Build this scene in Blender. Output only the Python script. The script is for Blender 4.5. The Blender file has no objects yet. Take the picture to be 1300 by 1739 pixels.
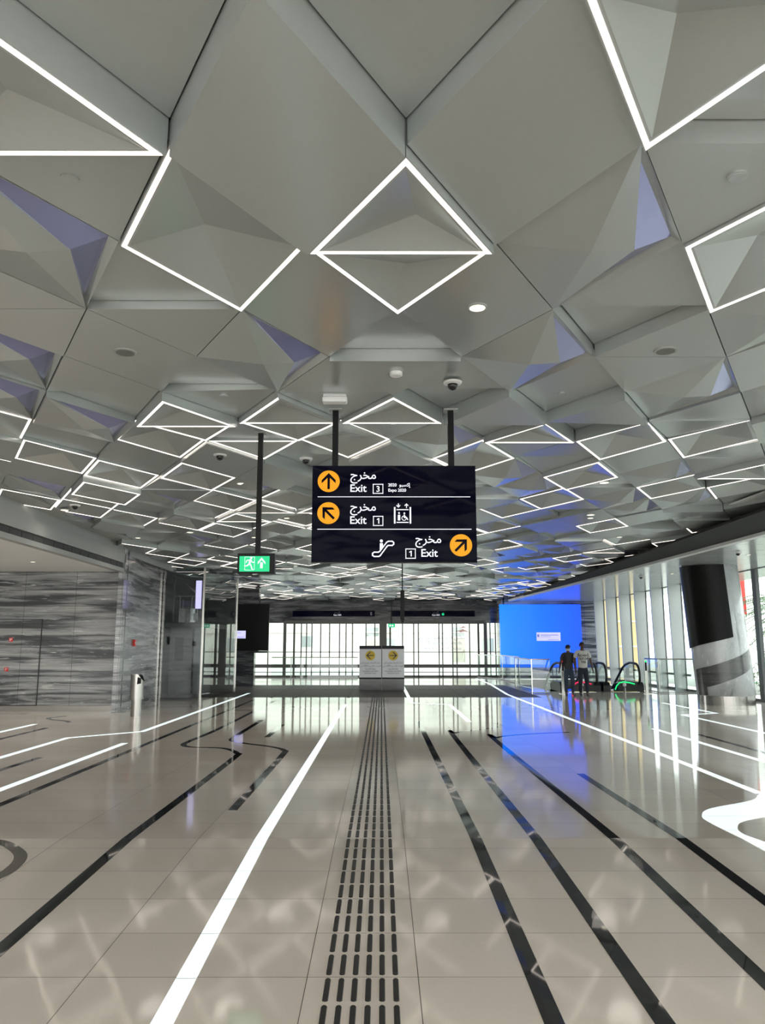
import bpy, bmesh, math, random
from mathutils import Vector, Matrix
PI = math.pi
S = bpy.context.scene
C = S.collection

# ------------------------------------------------------------------ camera, world, exposure
TILT = math.atan(228 / 1340)
cam_data = bpy.data.cameras.new('camera')
cam_data.sensor_fit = 'VERTICAL'; cam_data.sensor_height = 24.0
cam_data.lens = 24.0 * 1340 / 1739
cam_data.clip_start = 0.05; cam_data.clip_end = 500
cam = bpy.data.objects.new('camera', cam_data); C.objects.link(cam)
cam.location = (0, 0, 1.66)
cam.rotation_euler = (PI / 2 + TILT, 0, -math.radians(0.085))
S.camera = cam
S.view_settings.view_transform = 'Standard'
S.view_settings.look = 'None'
S.view_settings.gamma = 1.0
S.view_settings.use_curve_mapping = False
EXPO = 1.4
S.view_settings.exposure = EXPO
w = bpy.data.worlds.new('sky'); S.world = w; w.use_nodes = True
wn = w.node_tree.nodes; wl = w.node_tree.links
bg = wn['Background']
tc = wn.new('ShaderNodeTexCoord'); sx_ = wn.new('ShaderNodeSeparateXYZ')
rampw = wn.new('ShaderNodeValToRGB')
wl.new(tc.outputs['Generated'], sx_.inputs[0]); wl.new(sx_.outputs['Z'], rampw.inputs[0])
rampw.color_ramp.elements[0].color = (0.95, 0.97, 0.93, 1)
rampw.color_ramp.elements[0].position = 0.0
rampw.color_ramp.elements[1].color = (0.80, 0.90, 1.0, 1)
rampw.color_ramp.elements[1].position = 0.8
wl.new(rampw.outputs[0], bg.inputs[0])
bg.inputs[1].default_value = 1.7
S.cycles.max_bounces = 10
S.cycles.diffuse_bounces = 5
S.cycles.glossy_bounces = 5
S.cycles.transparent_max_bounces = 16
S.cycles.sample_clamp_indirect = 6.0
S.cycles.use_denoising = True

# ------------------------------------------------------------------ materials
def newmat(name):
    m = bpy.data.materials.new(name); m.use_nodes = True
    nt = m.node_tree
    return m, nt, nt.nodes, nt.links, nt.nodes['Principled BSDF']

def pbr(name, col, rough=0.5, metal=0.0, emit=None, es=0.0, noise=0.0, nscale=8.0, bump=0.0, coat=0.0, ior=1.5):
    m, nt, N, L, b = newmat(name)
    b.inputs['Base Color'].default_value = (*col, 1)
    b.inputs['Roughness'].default_value = rough
    b.inputs['Metallic'].default_value = metal
    b.inputs['IOR'].default_value = ior
    b.inputs['Coat Weight'].default_value = coat
    if emit:
        b.inputs['Emission Color'].default_value = (*emit, 1)
        b.inputs['Emission Strength'].default_value = es / 2 ** EXPO
    if noise or bump:
        t = N.new('ShaderNodeTexCoord'); n = N.new('ShaderNodeTexNoise')
        n.inputs['Scale'].default_value = nscale; n.inputs['Detail'].default_value = 5
        L.new(t.outputs['Object'], n.inputs['Vector'])
        if noise:
            mx = N.new('ShaderNodeMix'); mx.data_type = 'RGBA'
            mx.inputs[6].default_value = (*[max(0, v * (1 - noise)) for v in col], 1)
            mx.inputs[7].default_value = (*[min(1, v * (1 + noise)) for v in col], 1)
            L.new(n.outputs['Fac'], mx.inputs[0]); L.new(mx.outputs[2], b.inputs['Base Color'])
        if bump:
            bp = N.new('ShaderNodeBump'); bp.inputs['Strength'].default_value = bump; bp.inputs['Distance'].default_value = 0.01
            L.new(n.outputs['Fac'], bp.inputs['Height']); L.new(bp.outputs[0], b.inputs['Normal'])
    return m

def glassmat(name, tint=(0.93, 0.97, 0.95), refl=0.05, edge=0.5, rough=0.0):
    m, nt, N, L, b = newmat(name)
    out = N['Material Output']; N.remove(b)
    tr = N.new('ShaderNodeBsdfTransparent'); tr.inputs[0].default_value = (*tint, 1)
    gl = N.new('ShaderNodeBsdfGlossy'); gl.inputs['Roughness'].default_value = rough
    lw = N.new('ShaderNodeLayerWeight'); lw.inputs[0].default_value = 0.35
    mr = N.new('ShaderNodeMapRange'); mr.inputs[3].default_value = refl; mr.inputs[4].default_value = edge
    pw = N.new('ShaderNodeMath'); pw.operation = 'POWER'; pw.inputs[1].default_value = 2.5
    mx = N.new('ShaderNodeMixShader')
    L.new(lw.outputs['Facing'], pw.inputs[0]); L.new(pw.outputs[0], mr.inputs[0])
    L.new(mr.outputs[0], mx.inputs[0]); L.new(tr.outputs[0], mx.inputs[1]); L.new(gl.outputs[0], mx.inputs[2])
    L.new(mx.outputs[0], out.inputs[0])
    return m

def tilemat(name, slope):
    """polished beige-grey floor tiles 1.2 x 0.6 m with a 0.6 m column under the tactile strip"""
    m, nt, N, L, b = newmat(name)
    t = N.new('ShaderNodeTexCoord'); sp = N.new('ShaderNodeSeparateXYZ')
    L.new(t.outputs['Object'], sp.inputs[0])
    def M(op, a, b_=None, c=None):
        n = N.new('ShaderNodeMath'); n.operation = op
        for i, v in enumerate((a, b_, c)):
            if v is None: continue
            if isinstance(v, (int, float)): n.inputs[i].default_value = v
            else: L.new(v, n.inputs[i])
        return n.outputs[0]
    X, Y = sp.outputs['X'], sp.outputs['Y']
    left = M('LESS_THAN', X, -0.1)
    xa = M('DIVIDE', M('ADD', X, 0.4), 1.2)
    xb = M('DIVIDE', M('SUBTRACT', X, 0.2), 1.2)
    xs = M('ADD', M('MULTIPLY', xa, left), M('MULTIPLY', xb, M('SUBTRACT', 1.0, left)))
    fx = M('FRACT', xs)
    dx = M('MULTIPLY', M('MINIMUM', fx, M('SUBTRACT', 1.0, fx)), 1.2)
    step = 0.594 if slope else 0.6
    off = 7.0 if slope else 7.3
    ys = M('DIVIDE', M('SUBTRACT', Y, off), step)
    fy = M('FRACT', ys)
    dy = M('MULTIPLY', M('MINIMUM', fy, M('SUBTRACT', 1.0, fy)), step)
    joint = M('LESS_THAN', M('MINIMUM', dx, dy), 0.0022)
    cx = N.new('ShaderNodeCombineXYZ')
    L.new(M('FLOOR', xs), cx.inputs[0]); L.new(M('FLOOR', ys), cx.inputs[1]); L.new(left, cx.inputs[2])
    wnz = N.new('ShaderNodeTexWhiteNoise'); L.new(cx.outputs[0], wnz.inputs[0])
    nz = N.new('ShaderNodeTexNoise'); nz.inputs['Scale'].default_value = 90; nz.inputs['Detail'].default_value = 4
    L.new(t.outputs['Object'], nz.inputs['Vector'])
    big = N.new('ShaderNodeTexNoise'); big.inputs['Scale'].default_value = 0.7
    L.new(t.outputs['Object'], big.inputs['Vector'])
    v = M('ADD', M('MULTIPLY', wnz.outputs['Value'], 0.25), M('ADD', M('MULTIPLY', nz.outputs['Fac'], 0.35), M('MULTIPLY', big.outputs['Fac'], 0.4)))
    cr = N.new('ShaderNodeValToRGB')
    cr.color_ramp.elements[0].position = 0.25; cr.color_ramp.elements[0].color = (0.64, 0.57, 0.51, 1)
    cr.color_ramp.elements[1].position = 0.75; cr.color_ramp.elements[1].color = (0.76, 0.69, 0.615, 1)
    L.new(v, cr.inputs[0])
    mx = N.new('ShaderNodeMix'); mx.data_type = 'RGBA'
    L.new(joint, mx.inputs[0]); L.new(cr.outputs[0], mx.inputs[6]); mx.inputs[7].default_value = (0.06, 0.055, 0.05, 1)
    L.new(mx.outputs[2], b.inputs['Base Color'])
    L.new(M('ADD', 0.07, M('MULTIPLY', joint, 0.4)), b.inputs['Roughness'])
    b.inputs['IOR'].default_value = 1.5
    # each tile lies a hair out of level, as laid tiles do
    s2 = N.new('ShaderNodeSeparateXYZ'); L.new(wnz.outputs['Color'], s2.inputs[0])
    cn = N.new('ShaderNodeCombineXYZ')
    wav = N.new('ShaderNodeTexNoise'); wav.inputs['Scale'].default_value = 1.6
    L.new(t.outputs['Object'], wav.inputs['Vector'])
    L.new(M('MULTIPLY', M('SUBTRACT', wav.outputs['Fac'], 0.5), 0.004), cn.inputs[0])
    L.new(M('MULTIPLY', M('SUBTRACT', s2.outputs['Y'], 0.5), 0.0016), cn.inputs[1])
    g = N.new('ShaderNodeNewGeometry'); va = N.new('ShaderNodeVectorMath'); va.operation = 'ADD'
    L.new(g.outputs['Normal'], va.inputs[0]); L.new(cn.outputs[0], va.inputs[1])
    vn = N.new('ShaderNodeVectorMath'); vn.operation = 'NORMALIZE'; L.new(va.outputs[0], vn.inputs[0])
    L.new(vn.outputs[0], b.inputs['Normal'])
    return m

def marblemat(name, dark, light, stretch=(0.35, 0.35, 3.2), rough=0.12, panel=0.0, thr=0.52):
    """horizontally veined stone"""
    m, nt, N, L, b = newmat(name)
    t = N.new('ShaderNodeTexCoord'); mp = N.new('ShaderNodeMapping'); mp.inputs['Scale'].default_value = stretch
    L.new(t.outputs['Object'], mp.inputs[0])
    n1 = N.new('ShaderNodeTexNoise'); n1.inputs['Scale'].default_value = 1.5; n1.inputs['Detail'].default_value = 9; n1.inputs['Roughness'].default_value = 0.62; n1.inputs['Distortion'].default_value = 0.5
    L.new(mp.outputs[0], n1.inputs['Vector'])
    n2 = N.new('ShaderNodeTexNoise'); n2.inputs['Scale'].default_value = 5.0; n2.inputs['Detail'].default_value = 8; n2.inputs['Roughness'].default_value = 0.7
    mp2 = N.new('ShaderNodeMapping'); mp2.inputs['Scale'].default_value = (stretch[0] * 1.2, stretch[1] * 1.2, stretch[2] * 0.9)
    L.new(t.outputs['Object'], mp2.inputs[0]); L.new(mp2.outputs[0], n2.inputs['Vector'])
    r1 = N.new('ShaderNodeValToRGB')
    e = r1.color_ramp.elements
    e[0].position = 0.30; e[0].color = (*[v * 0.55 for v in dark], 1)
    e[1].position = 0.80; e[1].color = (*light, 1)
    k = r1.color_ramp.elements.new(thr - 0.04); k.color = (*dark, 1)
    k = r1.color_ramp.elements.new(thr + 0.05); k.color = (*[(a * 0.6 + c * 0.4) for a, c in zip(dark, light)], 1)
    L.new(n1.outputs['Fac'], r1.inputs[0])
    r2 = N.new('ShaderNodeValToRGB')
    r2.color_ramp.elements[0].position = 0.60; r2.color_ramp.elements[0].color = (0, 0, 0, 1)
    r2.color_ramp.elements[1].position = 0.68; r2.color_ramp.elements[1].color = (1, 1, 1, 1)
    L.new(n2.outputs['Fac'], r2.inputs[0])
    mx = N.new('ShaderNodeMix'); mx.data_type = 'RGBA'
    L.new(r2.outputs[0], mx.inputs[0]); L.new(r1.outputs[0], mx.inputs[6]); mx.inputs[7].default_value = (*[min(1, v * 1.25) for v in light], 1)
    src = mx.outputs[2]
    if panel:
        sp = N.new('ShaderNodeSeparateXYZ'); L.new(t.outputs['Object'], sp.inputs[0])
        def J(o, size):
            d = N.new('ShaderNodeMath'); d.operation = 'DIVIDE'; d.inputs[1].default_value = size; L.new(o, d.inputs[0])
            f = N.new('ShaderNodeMath'); f.operation = 'FRACT'; L.new(d.outputs[0], f.inputs[0])
            l = N.new('ShaderNodeMath'); l.operation = 'LESS_THAN'; l.inputs[1].default_value = 0.008 / size; L.new(f.outputs[0], l.inputs[0])
            return l.outputs[0]
        a = N.new('ShaderNodeMath'); a.operation = 'MAXIMUM'
        L.new(J(sp.outputs['X'], panel), a.inputs[0]); L.new(J(sp.outputs['Z'], 0.9), a.inputs[1])
        m3 = N.new('ShaderNodeMix'); m3.data_type = 'RGBA'; L.new(a.outputs[0], m3.inputs[0]); L.new(src, m3.inputs[6]); m3.inputs[7].default_value = (0.02, 0.02, 0.022, 1)
        src = m3.outputs[2]
    L.new(src, b.inputs['Base Color'])
    b.inputs['Roughness'].default_value = rough
    return m

MT = {}
MT['tile'] = tilemat('floor_tile', False)
MT['tile_ramp'] = tilemat('floor_tile_ramp', True)
MT['threshold'] = pbr('threshold_stone', (0.10, 0.095, 0.09), 0.45, noise=0.25, nscale=20, ior=1.12)
MT['granite'] = pbr('black_granite', (0.012, 0.013, 0.015), 0.03, noise=0.6, nscale=60, ior=1.6)
MT['panel'] = pbr('painted_ceiling_panel', (0.455, 0.485, 0.485), 0.24, metal=0.45, noise=0.03, nscale=25, bump=0.015)
MT['void'] = pbr('ceiling_void', (0.015, 0.015, 0.015), 0.9, noise=0.2)
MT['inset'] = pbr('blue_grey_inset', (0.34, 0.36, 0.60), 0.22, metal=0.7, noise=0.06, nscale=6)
MT['led'] = pbr('warm_led', (0.9, 0.85, 0.8), 0.5, emit=(1.0, 0.88, 0.78), es=3.0, noise=0.01)
MT['floor_led'] = pbr('white_floor_light', (0.55, 0.6, 0.6), 0.15, emit=(0.80, 0.95, 0.96), es=1.0, noise=0.01)
def light_joints(m):
    nt = m.node_tree; N, L = nt.nodes, nt.links; b = N['Principled BSDF']
    t = N.new('ShaderNodeTexCoord'); sp = N.new('ShaderNodeSeparateXYZ'); L.new(t.outputs['Object'], sp.inputs[0])
    def M(op, a, v):
        n = N.new('ShaderNodeMath'); n.operation = op; L.new(a, n.inputs[0]); n.inputs[1].default_value = v; return n.outputs[0]
    f = M('FRACT', M('DIVIDE', M('SUBTRACT', sp.outputs['Y'], 7.0), 0.6), 0.0)
    g = M('GREATER_THAN', f, 0.012)
    L.new(M('MULTIPLY', g, b.inputs['Emission Strength'].default_value), b.inputs['Emission Strength'])
light_joints(MT['floor_led'])
MT['soffit'] = pbr('soffit_paint', (0.80, 0.82, 0.82), 0.35, noise=0.03)
MT['fascia'] = pbr('fascia_paint', (0.36, 0.37, 0.36), 0.4, noise=0.03)
MT['plank'] = pbr('white_metal_plank', (0.62, 0.64, 0.65), 0.18, metal=0.35, noise=0.03)
MT['slot'] = pbr('dark_slot', (0.05, 0.05, 0.05), 0.6, noise=0.2)
MT['marble'] = marblemat('dark_veined_marble', (0.07, 0.075, 0.083), (0.62, 0.62, 0.63), stretch=(0.24, 0.24, 4.6), panel=1.35, thr=0.48)
MT['marble2'] = marblemat('dark_marble_end', (0.035, 0.036, 0.04), (0.17, 0.17, 0.175), rough=0.10)
MT['white_marble'] = marblemat('white_column_marble', (0.42, 0.43, 0.45), (0.62, 0.63, 0.65), stretch=(1.6, 1.6, 1.0), rough=0.15, thr=0.4)
MT['steel'] = pbr('brushed_steel', (0.55, 0.53, 0.50), 0.22, metal=1.0, noise=0.05, nscale=30)
MT['mirror_steel'] = pbr('polished_steel', (0.30, 0.285, 0.27), 0.2, metal=1.0, noise=0.03)
MT['black'] = pbr('black_metal', (0.012, 0.012, 0.013), 0.35, noise=0.2)
MT['rubber'] = pbr('black_rubber', (0.008, 0.008, 0.009), 0.45, noise=0.2)
MT['navy'] = pbr('navy_sign_face', (0.003, 0.003, 0.012), 0.04, noise=0.05)
MT['navy_ink'] = pbr('navy_ink', (0.006, 0.008, 0.04), 0.4, noise=0.05)
MT['navy'].node_tree.nodes['Principled BSDF'].inputs['Specular IOR Level'].default_value = 0.06
MT['sign_white'] = pbr('backlit_white', (0.8, 0.82, 0.88), 0.4, emit=(0.86, 0.88, 1.0), es=0.75, noise=0.01)
MT['amber'] = pbr('backlit_amber', (0.5, 0.20, 0.0), 0.6, emit=(1.0, 0.40, 0.0), es=0.6, noise=0.01)
MT['green'] = pbr('backlit_green', (0.0, 0.4, 0.15), 0.4, emit=(0.0, 0.68, 0.26), es=0.75, noise=0.01)
MT['yellow'] = pbr('yellow_disc', (0.72, 0.50, 0.03), 0.45, noise=0.02)
MT['paper'] = pbr('white_board', (0.86, 0.86, 0.90), 0.4, noise=0.02)
MT['grey_board'] = pbr('grey_panel', (0.22, 0.22, 0.23), 0.3, metal=0.4, noise=0.05)
MT['dark_band'] = marblemat('dark_grey_stone_band', (0.07, 0.07, 0.072), (0.12, 0.12, 0.125), rough=0.2)
MT['ink'] = pbr('grey_print', (0.16, 0.16, 0.2), 0.6, noise=0.05)
MT['glass'] = glassmat('clear_glass')
MT['dark_glass'] = glassmat('tinted_lift_glass', tint=(0.72, 0.75, 0.76), refl=0.08, edge=0.97)
MT['white_plastic'] = pbr('white_plastic', (0.75, 0.75, 0.75), 0.35, noise=0.02)
MT['lens'] = pbr('smoked_dome', (0.01, 0.01, 0.012), 0.05, noise=0.1)
MT['grille'] = pbr('grey_grille', (0.16, 0.17, 0.16), 0.6, noise=0.15, nscale=90)
MT['lamp'] = pbr('lamp_glow', (0.9, 0.88, 0.75), 0.4, emit=(1.0, 0.93, 0.72), es=1.6, noise=0.01)
MT['off_lamp'] = pbr('pale_diffuser', (0.6, 0.6, 0.57), 0.4, noise=0.02)
MT['mullion'] = pbr('pale_mullion', (0.48, 0.49, 0.50), 0.25, metal=0.4, noise=0.04)
MT['frame'] = pbr('dark_window_frame', (0.07, 0.072, 0.075), 0.35, metal=0.3, noise=0.1)
MT['door_frame'] = pbr('bronze_door_frame', (0.09, 0.085, 0.08), 0.4, metal=0.2, noise=0.1)
MT['screen_black'] = pbr('switched_off_screen', (0.006, 0.006, 0.006), 0.35, noise=0.1)
MT['lavender'] = pbr('lavender_window', (0.5, 0.5, 0.8), 0.4, emit=(0.60, 0.58, 1.0), es=0.85, noise=0.01)
MT['lav_text'] = pbr('lavender_text', (0.2, 0.2, 0.6), 0.4, emit=(0.2, 0.22, 0.7), es=0.5, noise=0.01)
MT['stone_out'] = pbr('pale_stone', (0.80, 0.77, 0.66), 0.8, noise=0.08, nscale=2)  # even pale stone colour
MT['out_white'] = pbr('white_render', (0.66, 0.65, 0.58), 0.8, noise=0.04, nscale=1)
MT['out_sand'] = pbr('sand_wall', (0.62, 0.45, 0.20), 0.8, noise=0.08, nscale=1)
MT['out_win'] = pbr('facade_window', (0.28, 0.31, 0.30), 0.3, noise=0.1)
MT['out_shade'] = pbr('facade_louvre', (0.36, 0.34, 0.27), 0.5, noise=0.15)
MT['leaf'] = pbr('palm_leaf', (0.12, 0.20, 0.08), 0.5, noise=0.3, nscale=5)
MT['bark'] = pbr('palm_bark', (0.30, 0.22, 0.14), 0.9, noise=0.4, nscale=12, bump=0.5)
MT['blossom'] = pbr('pale_shrub', (0.34, 0.33, 0.20), 0.7, noise=0.4, nscale=5)
MT['red'] = pbr('red_paint', (0.75, 0.03, 0.02), 0.4, noise=0.05)
MT['red_decal'] = pbr('red_decal', (0.75, 0.05, 0.03), 0.5, noise=0.03)
MT['blue_decal'] = pbr('navy_decal', (0.10, 0.11, 0.28), 0.5, noise=0.03)
MT['red_glow'] = pbr('red_indicator', (0.8, 0.0, 0.02), 0.4, emit=(1.0, 0.02, 0.08), es=1.2, noise=0.01)
MT['green_glow'] = pbr('green_indicator', (0.0, 0.8, 0.2), 0.4, emit=(0.02, 1.0, 0.22), es=1.1, noise=0.01)
MT['skin'] = pbr('skin', (0.075, 0.035, 0.022), 0.5, noise=0.08, nscale=20)
MT['hair'] = pbr('black_hair', (0.008, 0.007, 0.007), 0.7, noise=0.3, nscale=80, bump=0.4)
MT['tee_white'] = pbr('white_cotton', (0.58, 0.57, 0.56), 0.85, noise=0.05, nscale=15, bump=0.2)
MT['tee_grey'] = pbr('grey_cotton', (0.045, 0.048, 0.052), 0.85, noise=0.1, nscale=15, bump=0.2)
MT['sleeve'] = pbr('dark_strap_fabric', (0.012, 0.012, 0.014), 0.8, noise=0.2)
MT['jeans'] = pbr('blue_denim', (0.035, 0.05, 0.085), 0.85, noise=0.2, nscale=30)
MT['jeans_dark'] = pbr('dark_denim', (0.014, 0.020, 0.034), 0.85, noise=0.2, nscale=30)
MT['shoe'] = pbr('grey_shoe', (0.10, 0.10, 0.11), 0.7, noise=0.2)
MT['mask'] = pbr('blue_face_mask', (0.48, 0.58, 0.66), 0.8, noise=0.03)
MT['cap'] = pbr('dark_cap', (0.03, 0.035, 0.05), 0.8, noise=0.2)
MT['gravel'] = pbr('outside_paving', (0.42, 0.40, 0.34), 0.85, noise=0.1, nscale=3)

for q_ in ('black', 'screen_black'): MT[q_].node_tree.nodes['Principled BSDF'].inputs['Specular IOR Level'].default_value = 0.12
def bluescreen():
    m, nt, N, L, b = newmat('blue_display')
    t = N.new('ShaderNodeTexCoord'); sp = N.new('ShaderNodeSeparateXYZ'); L.new(t.outputs['Object'], sp.inputs[0])
    mr = N.new('ShaderNodeMapRange'); mr.inputs[1].default_value = -2.2; mr.inputs[2].default_value = 2.2
    L.new(sp.outputs['X'], mr.inputs[0])
    cr = N.new('ShaderNodeValToRGB')
    cr.color_ramp.elements[0].color = (0.0, 0.17, 1.0, 1); cr.color_ramp.elements[1].color = (0.015, 0.075, 1.0, 1)
    L.new(mr.outputs[0], cr.inputs[0])
    b.inputs['Base Color'].default_value = (0.0, 0.03, 0.1, 1); b.inputs['Roughness'].default_value = 0.2
    L.new(cr.outputs[0], b.inputs['Emission Color']); b.inputs['Emission Strength'].default_value = 1.6 / 2 ** EXPO
    return m
MT['blue_screen'] = bluescreen()

# ------------------------------------------------------------------ helpers
class MB:
    def __init__(s): s.v = []; s.f = []; s.m = []; s.mi = 0
    def add(s, vs, fs, mi=None):
        b = len(s.v); s.v += [tuple(v) for v in vs]
        for f in fs: s.f.append([b + i for i in f]); s.m.append(s.mi if mi is None else mi)
    def box(s, x0, x1, y0, y1, z0, z1, mi=None):
        s.add([(x0, y0, z0), (x1, y0, z0), (x1, y1, z0), (x0, y1, z0), (x0, y0, z1), (x1, y0, z1), (x1, y1, z1), (x0, y1, z1)],
              [(0, 3, 2, 1), (4, 5, 6, 7), (0, 1, 5, 4), (1, 2, 6, 5), (2, 3, 7, 6), (3, 0, 4, 7)], mi)
    def bar(s, a, b, wx, wz, mi=None, up=(0, 0, 1)):
        a = Vector(a); b = Vector(b); d = (b - a).normalized()
        u = d.cross(Vector(up))
        if u.length < 1e-4: u = d.cross(Vector((1, 0, 0)))
        u.normalize(); n = u.cross(d).normalized()
        u *= wx / 2; n *= wz / 2
        s.add([a - u - n, a + u - n, a + u + n, a - u + n, b - u - n, b + u - n, b + u + n, b - u + n],
              [(0, 3, 2, 1), (4, 5, 6, 7), (0, 1, 5, 4), (1, 2, 6, 5), (2, 3, 7, 6), (3, 0, 4, 7)], mi)
    def lathe(s, prof, cx=0, cy=0, seg=24, mi=None, lean=(0, 0)):
        b = len(s.v); n = len(prof)
        z0 = prof[0][1]
        for r, z in prof:
            for k in range(seg):
                a = 2 * PI * k / seg
                s.v.append((cx + r * math.cos(a) + lean[0] * (z - z0), cy + r * math.sin(a) + lean[1] * (z - z0), z))
        for j in range(n - 1):
            for k in range(seg):
                k2 = (k + 1) % seg
                s.f.append([b + j * seg + k, b + j * seg + k2, b + (j + 1) * seg + k2, b + (j + 1) * seg + k]); s.m.append(s.mi if mi is None else mi)
        s.f.append([b + k for k in range(seg)][::-1]); s.m.append(s.mi if mi is None else mi)
        s.f.append([b + (n - 1) * seg + k for k in range(seg)]); s.m.append(s.mi if mi is None else mi)
    def tube(s, pts, r, seg=8, mi=None):
        pts = [Vector(p) for p in pts]; b = len(s.v); n = len(pts)
        for i, p in enumerate(pts):
            d = (pts[min(i + 1, n - 1)] - pts[max(i - 1, 0)]).normalized()
            if i == 0:
                u = d.cross(Vector((0, 0, 1)))
                if u.length < 1e-3: u = d.cross(Vector((0, 1, 0)))
            else: u = u - d * u.dot(d)
            u.normalize(); w_ = d.cross(u)
            for k in range(seg):
                a = 2 * PI * k / seg
                s.v.append(tuple(p + u * r * math.cos(a) + w_ * r * math.sin(a)))
        for j in range(n - 1):
            for k in range(seg):
                k2 = (k + 1) % seg
                s.f.append([b + j * seg + k, b + j * seg + k2, b + (j + 1) * seg + k2, b + (j + 1) * seg + k]); s.m.append(s.mi if mi is None else mi)
        s.f.append([b + k for k in range(seg)][::-1]); s.m.append(s.mi if mi is None else mi)
        s.f.append([b + (n - 1) * seg + k for k in range(seg)]); s.m.append(s.mi if mi is None else mi)
    def plate(s, poly, y0, y1, mi=None):
        """polygon in the XZ plane, extruded along Y"""
        n = len(poly)
        vs = [(x, y0, z) for x, z in poly] + [(x, y1, z) for x, z in poly]
        fs = [list(range(n)), list(range(2 * n - 1, n - 1, -1))] + [[i, (i + 1) % n, n + (i + 1) % n, n + i][::-1] for i in range(n)]
        s.add(vs, fs, mi)
    def slab(s, poly, z0, z1, mi=None):
        n = len(poly)
        vs = [(x, y, z0) for x, y in poly] + [(x, y, z1) for x, y in poly]
        fs = [list(range(n))[::-1], list(range(n, 2 * n))] + [[i, (i + 1) % n, n + (i + 1) % n, n + i] for i in range(n)]
        s.add(vs, fs, mi)
    def disc(s, cx, cz, r, y0, y1, seg=32, mi=None):
        s.plate([(cx + r * math.cos(2 * PI * k / seg), cz + r * math.sin(2 * PI * k / seg)) for k in range(seg)], y0, y1, mi)
    def build(s, name, mats, parent=None, loc=None, smooth=False):
        me = bpy.data.meshes.new(name)
        me.from_pydata(s.v, [], s.f)
        if not isinstance(mats, (list, tuple)): mats = [mats]
        for m in mats: me.materials.append(MT[m] if isinstance(m, str) else m)
        for p, mi in zip(me.polygons, s.m):
            p.material_index = mi; p.use_smooth = smooth
        bm = bmesh.new(); bm.from_mesh(me); bmesh.ops.recalc_face_normals(bm, faces=bm.faces); bm.to_mesh(me); bm.free()
        me.update()
        o = bpy.data.objects.new(name, me); C.objects.link(o)
        if parent: o.parent = parent
        if loc: o.location = loc
        return o

def tag(o, label=None, cat=None, group=None, kind=None):
    if label: o['label'] = label
    if cat: o['category'] = cat
    if group: o['group'] = group
    if kind: o['kind'] = kind
    return o
def empty(name, loc=(0, 0, 0), rz=0):
    o = bpy.data.objects.new(name, None); C.objects.link(o)
    o.location = loc; o.rotation_euler = (0, 0, rz); o.empty_display_size = 0.1
    return o
def struct(mb, name, mats, smooth=False):
    return tag(mb.build(name, mats, smooth=smooth), kind='structure')
def one(fn, *a, **k):
    m = MB(); getattr(m, fn)(*a, **k); return m
def copy_tree(o, parent=None):
    c = o.copy(); C.objects.link(c); c.parent = parent
    for ch in [x for x in C.objects if x.parent == o]: copy_tree(ch, c)
    return c
def lateral(px, Y): return (px - 648) * (Y * 0.985 + 0.1) / 1340
def floor_z(Y): return 0.0 if Y >= 7.3 else -(7.3 - Y) * 0.038

FORMS = {'ا': (0xFE8D, 2), 'أ': (0xFE83, 2), 'إ': (0xFE87, 2), 'د': (0xFEA9, 2), 'ر': (0xFEAD, 2), 'ز': (0xFEAF, 2), 'و': (0xFEED, 2),
         'ب': (0xFE8F, 4), 'ت': (0xFE95, 4), 'ج': (0xFE9D, 4), 'ح': (0xFEA1, 4), 'خ': (0xFEA5, 4), 'س': (0xFEB1, 4), 'ط': (0xFEC1, 4),
         'ع': (0xFEC9, 4), 'ق': (0xFED5, 4), 'ك': (0xFED9, 4), 'ل': (0xFEDD, 4), 'م': (0xFEE1, 4), 'ن': (0xFEE5, 4), 'ي': (0xFEF1, 4), 'ه': (0xFEE9, 4)}
def arabic(word):
    out = []
    for i, ch in enumerate(word):
        if ch not in FORMS: out.append(ch); continue
        base, n = FORMS[ch]
        prev = i > 0 and word[i - 1] in FORMS and FORMS[word[i - 1]][1] == 4
        nxt = i < len(word) - 1 and word[i + 1] in FORMS and n == 4
        out.append(chr(base + (3 if prev and nxt else 2 if nxt else 1 if prev else 0)))
    return ''.join(out[::-1])
def lettering(body, size, loc, mat, parent, align='LEFT', rz=0.0, name='lettering', sx=1.0, bold=0.0):
    c = bpy.data.curves.new(name, 'FONT'); c.body = body; c.size = size; c.extrude = 0.0008; c.align_x = align; c.offset = bold
    c.materials.append(MT[mat])
    o = bpy.data.objects.new(name, c); C.objects.link(o); o.parent = parent
    o.location = loc; o.rotation_euler = (PI / 2, 0, rz); o.scale = (sx, 1, 1)
    return o

# ------------------------------------------------------------------ floor
m = MB()
Y0, YF = -12.0, 7.3
m.add([(-15, Y0, floor_z(Y0)), (13, Y0, floor_z(Y0)), (13, YF, 0), (-15, YF, 0)], [(0, 1, 2, 3)])
fr = struct(m, 'floor', 'tile_ramp'); fr.name = 'floor_ramp'
m = MB()
VX0, VX1, VY0, VY1 = 6.35, 10.0, 30.2, 41.5      # stairwell void of the escalators
def quad(x0, x1, y0, y1): m.add([(x0, y0, 0), (x1, y0, 0), (x1, y1, 0), (x0, y1, 0)], [(0, 1, 2, 3)])
quad(-15, 13, 7.3, 26.6)
quad(-15, VX0, 35.0, 44.6); quad(VX1, 13, 26.6, 44.6); quad(VX0, VX1, 26.6, VY0); quad(VX0, VX1, VY1, 44.6)
quad(5.3, VX0, 26.6, 35.0)
struct(m, 'floor', 'tile')
m = MB(); m.add([(-15, 26.6, 0), (5.3, 26.6, 0), (5.3, 35.0, 0), (-15, 35.0, 0)], [(0, 1, 2, 3)])
struct(m, 'floor_threshold', 'threshold')
m = MB()
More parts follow.
